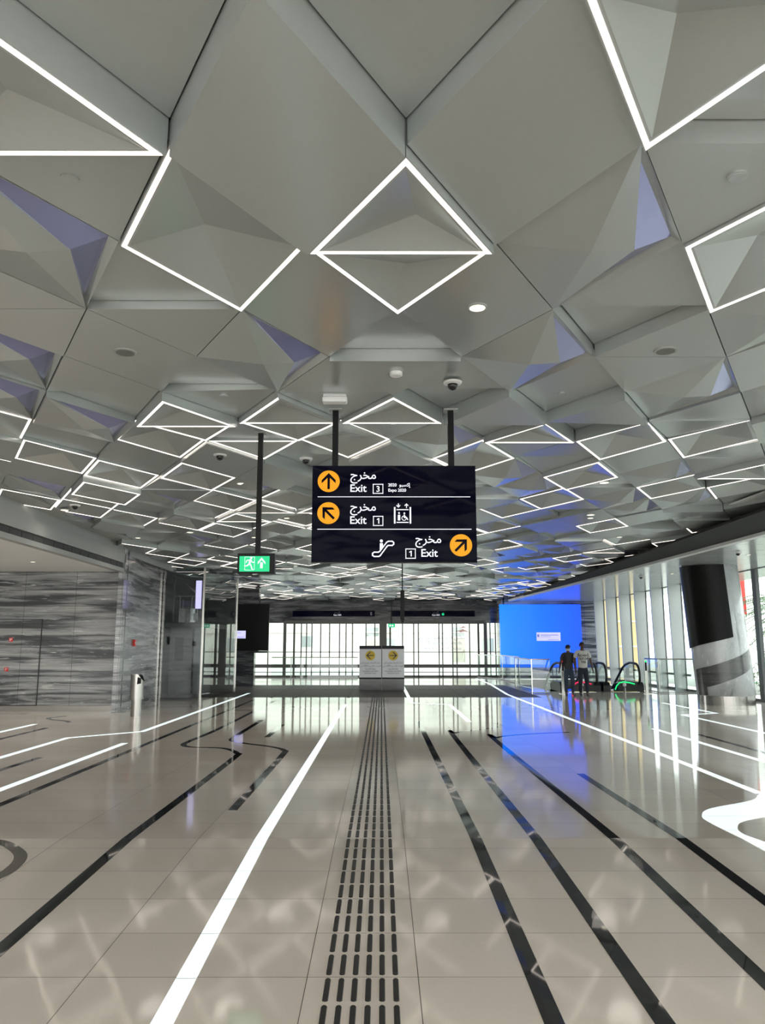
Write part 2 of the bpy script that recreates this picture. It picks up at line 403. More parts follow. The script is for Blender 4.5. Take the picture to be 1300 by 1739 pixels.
m.box(VX0 - 0.02, VX0, VY0, VY1, -5, -0.01); m.box(VX1, VX1 + 0.02, VY0, VY1, -5, -0.01); m.box(VX0, VX1, VY1, VY1 + .02, -5, -0.01); m.box(VX0, VX1, VY0 - .02, VY0, -5, -0.01)
m.box(VX0, VX1, VY0, VY1, -5.1, -5)
struct(m, 'wall_stairwell', 'grey_board')

def smooth_pts(pts, n=8):
    out = []
    for i in range(len(pts) - 1):
        p0 = Vector(pts[max(i - 1, 0)]); p1 = Vector(pts[i]); p2 = Vector(pts[i + 1]); p3 = Vector(pts[min(i + 2, len(pts) - 1)])
        for k in range(n):
            t = k / n
            out.append(0.5 * ((2 * p1) + (p2 - p0) * t + (2 * p0 - 5 * p1 + 4 * p2 - p3) * t * t + (3 * p1 - p0 - 3 * p2 + p3) * t ** 3))
    out.append(Vector(pts[-1])); return out
def ribbon(pts, wd, h, smooth=False):
    """flat strip lying on the floor, following its slope; returns an MB"""
    P = smooth_pts(pts) if smooth else [Vector(p) for p in pts]
    Q = [P[0]]
    for a, b in zip(P, P[1:]):
        if (a.y - 7.3) * (b.y - 7.3) < 0: Q.append(a.lerp(b, (7.3 - a.y) / (b.y - a.y)))
        Q.append(b)
    P = Q; mb = MB(); L_, R_ = [], []
    for i, p in enumerate(P):
        d1 = (P[i] - P[i - 1]).normalized() if i else (P[1] - P[0]).normalized()
        d2 = (P[i + 1] - P[i]).normalized() if i < len(P) - 1 else d1
        n1 = Vector((-d1.y, d1.x)); n2 = Vector((-d2.y, d2.x)); n = (n1 + n2)
        n = n.normalized() if n.length > 1e-3 else n1
        k = min(1 / max(n.dot(n1), 0.35), 2.2)
        L_.append(p + n * wd / 2 * k); R_.append(p - n * wd / 2 * k)
    N_ = len(P)
    vs = [(q.x, q.y, floor_z(q.y) + h) for q in L_] + [(q.x, q.y, floor_z(q.y) + h) for q in R_] + [(q.x, q.y, floor_z(q.y) - 0.01) for q in L_] + [(q.x, q.y, floor_z(q.y) - 0.01) for q in R_]
    fs = []
    for i in range(N_ - 1):
        fs += [(i, i + 1, N_ + i + 1, N_ + i), (i, 2 * N_ + i, 2 * N_ + i + 1, i + 1), (N_ + i, N_ + i + 1, 3 * N_ + i + 1, 3 * N_ + i)]
    fs += [(0, N_, 3 * N_, 2 * N_), (N_ - 1, 3 * N_ - 1, 4 * N_ - 1, 2 * N_ - 1)]
    mb.add(vs, fs); return mb
DARK = [
    ([(-2.24, 3.0), (-2.22, 7.3), (-2.22, 12.2), (-2.28, 12.9), (-2.62, 13.5), (-3.16, 13.65), (-3.38, 13.95), (-3.40, 14.6), (-3.32, 16.5), (-3.3, 21.5), (-3.3, 26.5)], 1),
    ([(-1.53, 8.5), (-1.53, 12.6), (-1.58, 13.25), (-1.85, 13.7), (-2.35, 14.15), (-2.66, 14.55), (-2.72, 15.1), (-2.73, 16.3), (-2.73, 18.5)], 1),
    ([(-2.12, 15.1), (-2.12, 17.5)], 0), ([(-4.05, 8.0), (-4.05, 14.5), (-4.0, 26.5)], 0), ([(-5.2, 9.5), (-5.17, 12.4)], 0),
    ([(-6.95, 12.0), (-6.9, 16.8)], 0), ([(-6.9, 18.0), (-7.15, 18.35), (-7.6, 18.7), (-7.8, 19.1), (-7.6, 19.6)], 1),
    ([(-3.55, 7.25), (-3.29, 7.19), (-3.08, 7.0), (-2.93, 6.79), (-2.86, 6.53), (-2.88, 6.24), (-3.1, 5.95)], 1),
    ([(0.83, 3.0), (0.83, 18.2)], 0),
    ([(1.36, 3.0), (1.36, 15.3), (1.42, 15.8), (1.70, 16.2), (2.27, 16.75), (2.52, 17.2), (2.52, 17.9)], 1),
    ([(2.05, 3.0), (2.05, 14.6), (2.12, 15.0), (2.40, 15.35), (3.09, 15.75), (3.7, 15.95)], 1),
    ([(2.63, 3.0), (2.63, 10.85)], 0), ([(6.08, 11.0), (6.06, 15.6)], 0),
    ([(-3.6, 26.4), (-3.7, 34.9)], 0), ([(-2.8, 26.4), (-2.95, 34.9)], 0), ([(-1.08, 26.4), (-1.15, 34.9)], 0), ([(2.7, 26.4), (2.8, 34.9)], 0), ([(3.3, 26.4), (3.4, 34.9)], 0)]
for i, (p, s_) in enumerate(DARK):
    o = struct(ribbon(p, 0.10, 0.0015, bool(s_)), 'floor_inlay', 'slot' if p[0][1] == 26.4 else 'granite')
LIT = [
    ([(-1.05, 3.0), (-1.05, 23.4)], 0, 'straight glowing white floor light just left of the tactile path'),
    ([(-5.76, 10.5), (-5.77, 15.0), (-4.72, 16.1), (-4.75, 29.0)], 0, 'kinked glowing floor light running past the steel litter bin'),
    ([(-4.48, 8.5), (-4.46, 14.2)], 0, 'short straight floor light between the kinked light and a dark stripe'),
    ([(-7.48, 14.5), (-7.49, 17.6)], 0, 'short glowing floor light nearest the dark marble wall'),
    ([(0.92, 36.6), (0.90, 24.1), (1.97, 23.4), (1.96, 18.1)], 0, 'stepped glowing floor light starting beside the notice totems'),
    ([(4.95, 41.9), (4.85, 36.0), (4.40, 28.2), (4.36, 11.7), (4.33, 9.4)], 0, 'long glowing floor light crossing the blue reflection'),
    ([(8.38, 24.1), (8.42, 20.4), (7.40, 19.9), (7.45, 14.6)], 0, 'zigzag glowing floor light in front of the striped column'),
    ([(5.56, 16.6), (5.60, 10.8)], 0, 'straight glowing floor light between the zigzag light and the long one')]
for p, s_, lab in LIT:
    mb = ribbon(p, 0.11, 0.0025, bool(s_))
    tag(mb.build('floor_light', 'floor_led'), lab, 'floor light', 'glowing lines in the floor')
# the broad looping light on the right
outer = smooth_pts([(4.9, 9.75), (4.36, 9.44), (4.05, 9.02), (3.42, 8.58), (3.20, 8.26), (3.14, 7.96), (3.16, 7.3), (3.20, 6.7), (3.28, 6.1)], 6)
inner = smooth_pts([(4.9, 8.75), (4.25, 8.43), (3.82, 8.19), (3.47, 7.96), (3.31, 7.71), (3.25, 7.5), (3.27, 7.3), (3.40, 6.9), (3.52, 6.3)], 6)
mb = MB(); n_ = len(outer)
vs = []
for q in outer + inner: vs.append((q.x, q.y, floor_z(q.y) + 0.0028))
mb.add(vs, [(i, i + 1, n_ + i + 1, n_ + i) for i in range(n_ - 1)])
tag(mb.build('floor_light', 'floor_led'), 'broad looping white floor light at the right edge', 'floor light', 'glowing lines in the floor')

# tactile guidance bars
tb = MB()
prof = [(-0.5, 0), (-0.42, 0.8), (-0.2, 1), (0.2, 1), (0.42, 0.8), (0.5, 0)]
for e in (0.0,):
    nb = 8
    ring = []
    L2, r2 = 0.129, 0.0155
    pts2 = [(r2 * math.cos(a), L2 - r2 + r2 * math.sin(a)) for a in [PI * k / nb for k in range(nb + 1)]] + [(r2 * math.cos(a), -L2 + r2 + r2 * math.sin(a)) for a in [PI + PI * k / nb for k in range(nb + 1)]]
    n2_ = len(pts2)
    vs = [(x, y, 0) for x, y in pts2] + [(x * 0.8, y * 0.97, 0.005) for x, y in pts2]
    tb.add(vs, [[i, (i + 1) % n2_, n2_ + (i + 1) % n2_, n2_ + i] for i in range(n2_)] + [list(range(n2_, 2 * n2_))])
proto = tb.build('tactile_bar', 'rubber')
row_y = []
y = 7.15
while y > 3.2: row_y.append(y); y -= 0.297
row_y.sort()
y = 7.46
while y < 30.7: row_y.append(y); y += 0.3
cnt = 0; rest = MB()
xs = [-0.285 + 0.0725 * j for j in range(6)]
vis = [yy for yy in row_y if yy > 3.9]
first = True
for yy in row_y:
    for x in xs:
        ry = math.atan(0.038) if yy < 7.3 else 0.0
        if cnt < 300 and yy > 3.9:
            o = proto if first else proto.copy()
            if not first: C.objects.link(o)
            first = False
            o.location = (x, yy, floor_z(yy)); o.rotation_euler = (ry, 0, 0)
            tag(o, 'raised black bar of the tactile guiding path along the floor', 'tactile bar', 'tactile bars of the guiding path')
            cnt += 1
        elif yy > 3.9:
            rest.box(x - 0.0145, x + 0.0145, yy - 0.128, yy + 0.128, floor_z(yy), floor_z(yy) + 0.005)
tag(rest.build('tactile_bars', 'rubber'), 'distant black bars of the tactile guiding path near the totems', 'tactile bar', 'tactile bars of the guiding path', 'stuff')
# slot drain across the hall near the totems
m = MB()
for k in range(24):
    x0 = -6.5 + k * 0.52
    if x0 < 5: m.box(x0, x0 + 0.46, 31.4, 31.6, 0.0, 0.003)
tag(m.build('floor_grille', 'slot'), 'dark slotted floor grille crossing in front of the totems', 'floor grille')

# ------------------------------------------------------------------ triangular ceiling
A, R, X0, YR = 1.2, 1.059, 0.125, 3.62
def zc(Y):
    if Y < 10: return 4.136 + 0.0153 * Y + (0.03 if Y > 9 else 0)
    if Y < 14: return 4.32
    if Y < 26: return 4.32 - 0.006 * (Y - 14)
    return 4.25 - 0.003 * (Y - 26)
def V(k, i): return (X0 + A * (i + 0.5 * (k % 2)), YR + R * k)
def tri(key):
    t, k, i = key
    if t == 'U':
        b = (i - 1, i) if k % 2 == 0 else (i, i + 1)
        return [(k, i), (k + 1, b[0]), (k + 1, b[1])]
    return [(k, i), (k, i + 1), (k + 1, i if k % 2 == 0 else i + 1)]
def mate(k, i):   # D triangle that completes the rhombus under U(k, i)
    return ('D', k + 1, i - 1 if k % 2 == 0 else i)
LV, PYR, LEDP = {}, {}, {}
def flat(keys, z):
    for q in keys: LV[q] = z
lo, hi = -0.10, 0.11
flat([('U', -1, -1), ('D', 0, -1)], lo); flat([('D', -1, -1), ('D', -1, -2)], hi)
LEDP[('U', -1, -2)] = ('RB', lo); flat([('U', -1, 0), ('D', 0, 0)], -0.03)
LEDP[('D', -1, 0)] = ('LR', lo + 0.02); flat([('U', -1, 1)], hi)
LEDP[('R', 0, -1)] = ('abc', -0.03)      # rhombus edges: a upper-left, d upper-right, b lower-left, c lower-right
LEDP[('U', 0, 0)] = ('LRB', -0.09); LEDP[('D', 1, -1)] = ('LR', -0.05)
PYR[(0, 1)] = 0.0; PYR[(0, -2)] = 0.0; flat([('D', 0, -2)], 0.0); flat([('D', 0, 1)], -0.02)
LEDP[('R', 0, 2)] = ('abc', -0.04)
flat([('U', 1, -2)], 0.07); flat([('U', 1, -1), ('D', 2, -1)], 0.0); flat([('U', 1, 0), ('D', 2, 0)], 0.0); flat([('U', 2, 0)], 0.08)
flat([('U', 1, 1)], 0.03); flat([('D', 2, 1)], 0.12); flat([('U', 2, 2), ('D', 3, 1)], 0.0); PYR[(1, 2)] = 0.0
flat([('D', 2, -3), ('U', 1, -3), ('U', 2, -2), ('D', 2, -2)], 0.0); flat([('D', 3, -3), ('U', 3, -3)], 0.01)
PYR[(2, -1)] = 0.0; PYR[(2, 1)] = 0.0; flat([('U', 3, -2)], 0.09)
flat([('D', 4, -3)], 0.05); PYR[(4, -3)] = -0.05; PYR[(8, -5)] = 0.0; PYR[(9, -4)] = 0.0; PYR[(8, -2)] = 0.03; PYR[(5, 0)] = 0.0; PYR[(3, 2)] = 0.02
PYR[(7, 3)] = 0.0; PYR[(8, 2)] = 0.02; PYR[(9, 3)] = 0.0; PYR[(6, -4)] = 0.0; del PYR[(6, -4)]
flat([('U', 3, -1), ('D', 4, -1)], 0.0); LEDP[('U', 4, -1)] = ('LB', -0.05); LEDP[('D', 5, -2)] = ('LR', -0.03)
LEDP[('U', 4, -2)] = ('LRB', -0.09); LEDP[('D', 5, -3)] = ('LR', -0.03); LEDP[('R', 5, -3)] = ('abc', 0.0)
flat([('D', 4, -2)], 0.02); flat([('D', 3, -1)], -0.04); flat([('U', 3, 0)], 0.04); flat([('D', 4, 0)], 0.13)
LEDP[('U', 4, 0)] = ('LRB', -0.05); flat([('D', 5, -1)], 0.0); flat([('U', 4, 1)], -0.06); flat([('D', 4, 1)], 0.10); flat([('U', 3, 1)], 0.08)
flat([('U', 4, 2)], -0.06); LEDP[('R', 5, -1)] = ('abcd', 0.0); LEDP[('U', 5, 1)] = ('LRB', -0.05); flat([('D', 5, 0)], 0.06)
LEDP[('R', 6, 1)] = ('abcd', 0.0); flat([('D', 6, 1), ('U', 6, 2)], 0.02); flat([('D', 5, 1)], 0.13)
LEDP[('R', 5, 2)] = ('abcd', -0.03); flat([('D', 5, 2)], 0.0); LEDP[('R', 5, 3)] = ('abc', 0.0); LEDP[('R', 7, 2)] = ('abcd', -0.05)
LEDP[('R', 8, 4)] = ('abc', 0.0); LEDP[('U', 7, 4)] = ('LB', -0.08); LEDP[('R', 9, 2)] = ('abcd', 0.0)
LEDP[('R', 6, -4)] = ('abcd', 0.0); LEDP[('R', 7, -4)] = ('abcd', -0.02); LEDP[('R', 8, -4)] = ('abcd', -0.12); LEDP[('R', 7, -3)] = ('abcd', -0.06)
LEDP[('R', 9, -3)] = ('abcd', -0.03); LEDP[('D', 6, -2)] = ('TLR', -0.02); LEDP[('R', 4, -4)] = ('cd', 0.0); LEDP[('R', 9, -6)] = ('abcd', -0.02)
flat([('D', 6, -1), ('U', 6, -1)], 0.05)

RF = {}
for k_, i_ in ((-1, -1), (-1, 0), (1, -1), (1, 0)):
    RF[(k_, i_)] = LV.pop(('U', k_, i_)); LV.pop(mate(k_, i_))
taken = set(LV)
for k, i in RF: taken |= {('U', k, i), mate(k, i)}
for k, i in PYR: taken |= {('U', k, i), mate(k, i)}
for q in LEDP:
    taken |= {('U', q[1], q[2]), mate(q[1], q[2])} if q[0] == 'R' else {q}
def inside(key):
    pts = [V(*v) for v in tri(key)]
    cx = sum(p[0] for p in pts) / 3; cy = sum(p[1] for p in pts) / 3
    right = 8.1 if cy < 16 else 8.1 - (cy - 16) * 0.055
    left = -6.75 if cy < 24.5 else -7.6
    return left < cx < right and cy < 43.4
rnd = random.Random(11)
keys = []
for k in range(-13, 38):
    for i in range(-8, 8): keys.append((k, i))
rnd.shuffle(keys)
for k, i in keys:
    u, d = ('U', k, i), mate(k, i)
    if u in taken or d in taken or not (inside(u) and inside(d)): continue
    r = rnd.random()
    if r < (0.27 if k > 5 else 0.0):
        LEDP[('R', k, i)] = (rnd.choice(['abcd', 'abcd', 'abc', 'bc', 'cd', 'ab', 'ad']), rnd.choice([-0.10, -0.05, 0.0, 0.0]))
    elif r < 0.34: PYR[(k, i)] = rnd.choice([0.0, 0.03])
    elif r < 0.74: RF[(k, i)] = rnd.choice([-0.06, 0.0, 0.0, 0.05, 0.10])
    else: continue
    taken |= {u, d}
for k in range(-13, 38):
    for i in range(-8, 9):
        for t in 'UD':
            q = (t, k, i)
            if q in taken or not inside(q): continue
            r = rnd.random()
            if k > 6 and r < 0.10: LEDP[q] = (rnd.choice(['LRB', 'LB', 'RB']) if t == 'U' else rnd.choice(['TLR', 'LR', 'TR']), rnd.choice([-0.08, 0.0]))
            else: LV[q] = rnd.choice([-0.05, 0.0, 0.0, 0.04, 0.09, 0.12])
            taken.add(q)
ceil = MB(); GAP = 0.0045; TOPZ = 0.42
def shrink(poly, g):
    n = len(poly); out = []
    area = sum(poly[i][0] * poly[(i + 1) % n][1] - poly[(i + 1) % n][0] * poly[i][1] for i in range(n))
    sg = 1 if area > 0 else -1
    for i in range(n):
        p0, p1, p2 = Vector(poly[i - 1][:2]), Vector(poly[i][:2]), Vector(poly[(i + 1) % n][:2])
        a = (p1 - p0).normalized(); b = (p2 - p1).normalized()
        n1 = Vector((-a.y, a.x)) * sg; n2 = Vector((-b.y, b.x)) * sg
        m_ = (n1 + n2).normalized(); k = g / max(m_.dot(n1), 0.2)
        out.append(p1 + m_ * k)
    return out
def rimmed(poly2, z, tilt=(0, 0)):
    P = shrink(poly2, GAP)
    cx = sum(p[0] for p in P) / len(P); cy = sum(p[1] for p in P) / len(P)
    return [(p.x, p.y, zc(p.y) + z + tilt[0] * (p.x - cx) + tilt[1] * (p.y - cy)) for p in P]
def walls(bot, base):
    n = len(bot)
    top = [(x, y, zc(y) + TOPZ) for x, y, z in bot]
    ceil.add(list(bot) + top, [(i, (i + 1) % n, n + (i + 1) % n, n + i) for i in range(n)], 0)
def flat_cell(poly, z, tilt=(0, 0)):
    b = rimmed(poly, z, tilt); walls(b, z); ceil.add(b, [list(range(len(b)))], 0); return b
def led_cell(poly, z, edges, seed):
    """rim frame, shallow faceted centre; returns the outline light"""
    rr = random.Random(seed)
    b = rimmed(poly, z); walls(b, z); n = len(b)
    inn = [(p.x, p.y, zc(p.y) + z) for p in shrink([q[:2] for q in b], 0.055)]
    ceil.add(list(b) + inn, [(i, (i + 1) % n, n + (i + 1) % n, n + i) for i in range(n)], 0)
    cx = sum(p[0] for p in inn) / n; cy = sum(p[1] for p in inn) / n
    cz = sum(p[2] for p in inn) / n
    ceil.add(inn + [(cx + rr.uniform(-.12, .12), cy + rr.uniform(-.1, .1), cz + 0.11)], [(i, (i + 1) % n, n) for i in range(n)], 0)
    lm = MB()
    o1 = shrink([q[:2] for q in b], 0.010); o2 = shrink([q[:2] for q in b], 0.038)
    for e, part in edges:
        i, j = e, (e + 1) % n
        a0, a1, c0, c1 = o1[i], o1[j], o2[i], o2[j]
        if part < 1: a1 = a0.lerp(a1, part); c1 = c0.lerp(c1, part)
        q = [a0, a1, c1, c0]
        vs = [(p.x, p.y, zc(p.y) + z - 0.003) for p in q] + [(p.x, p.y, zc(p.y) + z + 0.02) for p in q]
        lm.add(vs, [(0, 1, 2, 3), (0, 1, 5, 4), (1, 2, 6, 5), (2, 3, 7, 6), (3, 0, 4, 7)])
    return lm
def pyr_cell(k, i, z):
    cxy = V(k + 1, i if k % 2 == 0 else i)      # placeholder, replaced below
    u = tri(('U', k, i)); T = V(*u[0]); Lf = V(*u[1]); Rt = V(*u[2]); Bt = (T[0], T[1] + 2 * R)
    b = rimmed([T, Lf, Bt, Rt], z); walls(b, z)
    cx, cy = T[0], T[1] + R
    t, l, bo, r = b
    def P(dx, dy, dz): return (cx + dx, cy + dy, zc(cy + dy) + z + dz)
    M_ = P(0.01, 0, -0.075); Ept = P(0.29, 0, -0.055)
    B1 = P(0.045, -R * 0.82, 0.02); C1 = P(0.53, 0, 0.04); D1_ = P(0.045, R * 0.84, 0.04)
    # two broad dark facets, two mid facets
    ceil.add([t, l, bo, M_], [(0, 1, 3), (1, 2, 3)], 0)
    ceil.add([t, M_, Ept, B1], [(0, 1, 2), (0, 2, 3)], 0); ceil.add([bo, M_, Ept, D1_], [(0, 1, 2), (0, 2, 3)], 0)
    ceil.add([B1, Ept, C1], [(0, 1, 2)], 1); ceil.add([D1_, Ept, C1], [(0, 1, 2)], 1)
    C2 = P(0.50, 0, 0.0)
    ceil.add([t, B1, C1, r], [(0, 1, 2, 3)], 0); ceil.add([bo, D1_, C1, r], [(0, 1, 2, 3)], 0)
for q, z in LV.items():
    if inside(q) or q[1] < 12:
        h = hash(q[1:]) % 97
        rq = random.Random(q[1] * 131 + q[2] * 17 + (q[0] == 'U'))
        t = (rq.uniform(-.03, .03), rq.uniform(-.035, .035)) if q[1] > 3 and z < 0.08 else (0, 0)
        flat_cell([V(*v) for v in tri(q)], z, t)
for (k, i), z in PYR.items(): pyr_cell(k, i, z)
for (k, i), z in RF.items():
    u = tri(('U', k, i)); T = V(*u[0])
    flat_cell([T, V(*u[1]), (T[0], T[1] + 2 * R), V(*u[2])], z)
LED_LABEL = {
    ('U', -1, -2): 'glowing triangle outline cut off at the upper left corner of the ceiling',
    ('D', -1, 0): 'wide glowing V cut off at the top right of the ceiling',
    ('R', 0, -1): 'open glowing outline around the large shallow faceted panel left of the full triangle',
    ('U', 0, 0): 'full glowing triangle high above the hanging exit sign',
    ('D', 1, -1): 'glowing V hanging directly under the full triangle',
    ('R', 0, 2): 'glowing outline at the right edge beside the big pyramid panel',
    ('U', 4, 0): 'glowing triangle just above the hanging exit sign, between its poles',
    ('U', 4, -2): 'glowing triangle on the lowered panel left of the round ceiling camera',
    ('U', 4, -1): 'glowing corner on the panel just left of the white ceiling box',
    ('R', 5, -1): 'glowing diamond outline crossed by the left pole of the exit sign',
    ('R', 5, 2): 'glowing diamond outline below the flat recess right of the sign pole',
    ('R', 7, 2): 'glowing diamond outline beside a lit round downlight on the right',
    ('R', 5, -3): 'glowing outline just under the lowered left triangle light',
    ('R', 6, -4): 'flat glowing diamond outline under the left blue pyramid panel',
    ('R', 8, -4): 'lowest box-like glowing diamond on the left of the ceiling'}
nled = 0
for q, (ed, z) in LEDP.items():
    if q[0] == 'R':
        if not (inside(('U', q[1], q[2])) or q[1] < 12): continue
        u = tri(('U', q[1], q[2])); T = V(*u[0]); Lf = V(*u[1]); Rt = V(*u[2]); Bt = (T[0], T[1] + 2 * R)
        poly = [T, Lf, Bt, Rt]; em = {'a': 0, 'b': 1, 'c': 2, 'd': 3}
    elif q[0] == 'U':
        u = tri(q); poly = [V(*u[0]), V(*u[1]), V(*u[2])]; em = {'L': 0, 'B': 1, 'R': 2}
    else:
        u = tri(q); poly = [V(*u[0]), V(*u[2]), V(*u[1])]; em = {'L': 0, 'R': 1, 'T': 2}
    es = [(em[e], 1.0) for e in ed]
    if q == ('R', 0, -1): es = [(0, 1.0), (1, 1.0), (2, 0.97)]
    lm = led_cell(poly, z, es, q[1] * 31 + q[2] * 7)
    o = lm.build('ceiling_light', 'led'); nled += 1
    if q in LED_LABEL: tag(o, LED_LABEL[q], 'ceiling light', 'glowing outlines on the ceiling panels')
    else: tag(o, 'thin glowing outline on a faceted panel farther along the ceiling', 'ceiling light', 'far glowing outlines on the ceiling panels')
# dark roof slab above the panels, closing the hall
ceil.box(-15.5, 13.5, -12.0, 46.5, 4.85, 5.05, 2)
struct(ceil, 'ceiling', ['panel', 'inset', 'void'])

# lower side ceilings and their slotted fascias
m = MB()
m.box(-15, -6.85, -12, 21.2, 3.62, 3.70)
struct(m, 'ceiling_left', 'soffit')
m = MB()
m.box(-6.85, -6.76, -12, 20.6, 3.56, 4.05)
m.box(-6.76, -6.3, -12, 20.6, 4.30, 4.36)
m.box(-6.77, -6.70, -12, 20.6, 3.80, 4.05); m.box(-6.77, -6.70, -12, 20.6, 3.56, 3.66)
m.box(-6.86, -6.70, 20.55, 20.65, 3.55, 4.05)
m.box(-6.85, -6.76, -12, 26, 4.05, 4.9)
struct(m, 'trim_left', 'fascia')
m = MB()
for k in range(48):
    m.box(-6.775, -6.735, -3 + k * 0.49, -3 + k * 0.49 + 0.47, 3.665, 3.795)
tag(m.build('air_slot_grille', 'slot'), 'long dark slot grille in the left ceiling edge', 'vent')
redge = [(8.35, -12), (8.35, 14), (8.2, 17), (7.9, 23), (7.45, 31), (7.0, 38), (6.8, 42)]
def curtain(pts, x_off0, x_off1, z0, z1, mb):
    a = [(x + x_off0, y) for x, y in pts]; b = [(x + x_off1, y) for x, y in pts]
    mb.slab(a + b[::-1], z0, z1)
m = MB(); curtain(redge, 0, 0.10, 4.10, 4.40, m); curtain(redge, -0.08, 0, 4.22, 4.40, m); curtain(redge, -0.08, 0, 4.00, 4.10, m); curtain(redge, 0, .1, 4.0, 4.95, m)
curtain(redge, -1.5, 0, 4.38, 4.40, m)
struct(m, 'trim_right', 'soffit')
m = MB(); curtain(redge, -0.045, -0.002, 4.11, 4.21, m)
tag(m.build('air_slot_grille', 'slot'), 'long dark slot grille in the right ceiling edge', 'vent')
m = MB()
ys = [i * 1.15 for i in range(-10, 37)]
for y0 in ys:
    y1 = y0 + 1.13
    def xr(y):
        for (xa, ya), (xb, yb) in zip(redge, redge[1:]):
            if ya <= y <= yb: return xa + (xb - xa) * (y - ya) / (yb - ya)
        return redge[-1][0]
    m.slab([(xr(y0) + 0.1, y0), (13.2, y0), (13.2, y1), (xr(y1) + 0.1, y1)], 4.02, 4.06)
m.mi = 1; m.box(6.9, 13.4, -3.4, 42.2, 4.07, 4.12)
struct(m, 'ceiling_right', ['plank', 'void'])

# ------------------------------------------------------------------ left marble walls
m = MB()
m.box(-15, -6.85, 21.0, 21.3, 0.13, 3.62)
struct(m, 'wall_left', 'marble')
m = MB()
m.slab([(-6.85, 20.55), (-6.72, 20.6), (-7.10, 26.0), (-7.35, 26.0), (-6.98, 21.3), (-6.85, 21.3)], 0.0, 4.6)
struct(m, 'wall_corner', 'marble')
m = MB(); m.box(-15, -6.87, 20.93, 21.0, 0.0, 0.14)
struct(m, 'baseboard_left', 'mirror_steel')
m = MB(); m.box(-15.2, -15, -12, 21.3, 0, 3.7)
struct(m, 'wall_side', 'soffit')
# flush service door outline in the marble
m = MB()
for a, b in (((-11, 20.985, 2.36), (-8.93, 20.985, 2.36)), ((-8.94, 20.985, 2.36), (-8.94, 20.985, 0.14)), ((-11, 20.985, 0.15), (-8.93, 20.985, 0.15))): m.bar(a, b, 0.02, 0.02)
m.add([(-11, 20.994, 0.15), (-8.95, 20.994, 0.15), (-8.95, 20.994, 2.35), (-11, 20.994, 2.35)], [(0, 1, 2, 3)], 1)
struct(m, 'door_1', ['slot', 'marble'])
t = empty('fire_point_label', (-9.72, 20.98, 1.83)); tag(t, 'small red square fire sign, upper of two on the marble door', 'sign')
m = one('box', -0.05, 0.05, -0.01, 0, -0.05, 0.05); m.build('plate', 'red', t)
m = MB(); m.plate([(-0.025, -0.03), (-0.005, -0.03), (-0.005, 0.03), (-0.025, 0.03)], -0.014, -0.01); m.plate([(0.005, 0.0), (0.03, 0.0), (0.03, 0.03), (0.005, 0.03)], -0.014, -0.01); m.build('pictogram', 'white_plastic', t)
t2 = copy_tree(t); t2.location = (-9.78, 20.98, 1.07); t2['label'] = 'small red square fire sign, lower of two on the marble door'
t = empty('call_point', (-6.815, 22.0, 1.75)); tag(t, 'red call point with white edge on the corner marble wall', 'alarm')
m = one('box', 0.0, 0.05, -0.06, 0.06, -0.09, 0.09); m.build('housing', 'red', t)
m = one('box', 0.05, 0.056, -0.03, 0.03, -0.03, 0.03); m.build('button', 'white_plastic', t)
t = empty('door_reader', (-7.02, 24.8, 1.85)); tag(t, 'small white wall reader beside the lift glass', 'reader')
m = one('box', 0.0, 0.05, -0.07, 0.07, -0.13, 0.13); m.build('housing', 'white_plastic', t)
m = one('box', 0.05, 0.055, -0.04, 0.04, 0.02, 0.08); m.build('indicator', 'grille', t)

# litter bin
t = empty('litter_bin', (-5.9, 19.5, 0)); tag(t, 'round brushed steel litter bin by the corner marble wall', 'bin')
m = MB(); m.lathe([(0.12, 0), (0.12, 0.01), (0.12, 0.42)], seg=40); m.build('pedestal', 'mirror_steel', t, smooth=False)
m = MB(); m.lathe([(0.125, 0.40), (0.16, 0.40), (0.16, 0.80)], seg=40)
b = len(m.v); seg = 40
for k in range(seg):
    a = 2 * PI * k / seg; x, yv = 0.16 * math.cos(a), 0.16 * math.sin(a)
    m.v.append((x, yv, 0.80)); 
for k in range(seg):
    a = 2 * PI * k / seg; x, yv = 0.16 * math.cos(a), 0.16 * math.sin(a)
    m.v.append((x, yv, 0.99 - max(0, x - 0.06) * 1.6))
for k in range(seg):
    k2 = (k + 1) % seg; m.f.append([b + k, b + k2, b + seg + k2, b + seg + k]); m.m.append(0)
m.build('body', 'mirror_steel', t)
m = MB(); m.add([(0.152 * math.cos(2 * PI * k / 40), 0.152 * math.sin(2 * PI * k / 40), 0.965 - max(0, 0.152 * math.cos(2 * PI * k / 40) - 0.06) * 1.6) for k in range(40)], [list(range(40))]); m.build('lid', 'black', t)
m = MB(); m.plate([(0.04, 0.76), (0.13, 0.78), (0.13, 0.9), (0.05, 0.93)], -0.158, -0.13); m.build('opening', 'black', t)

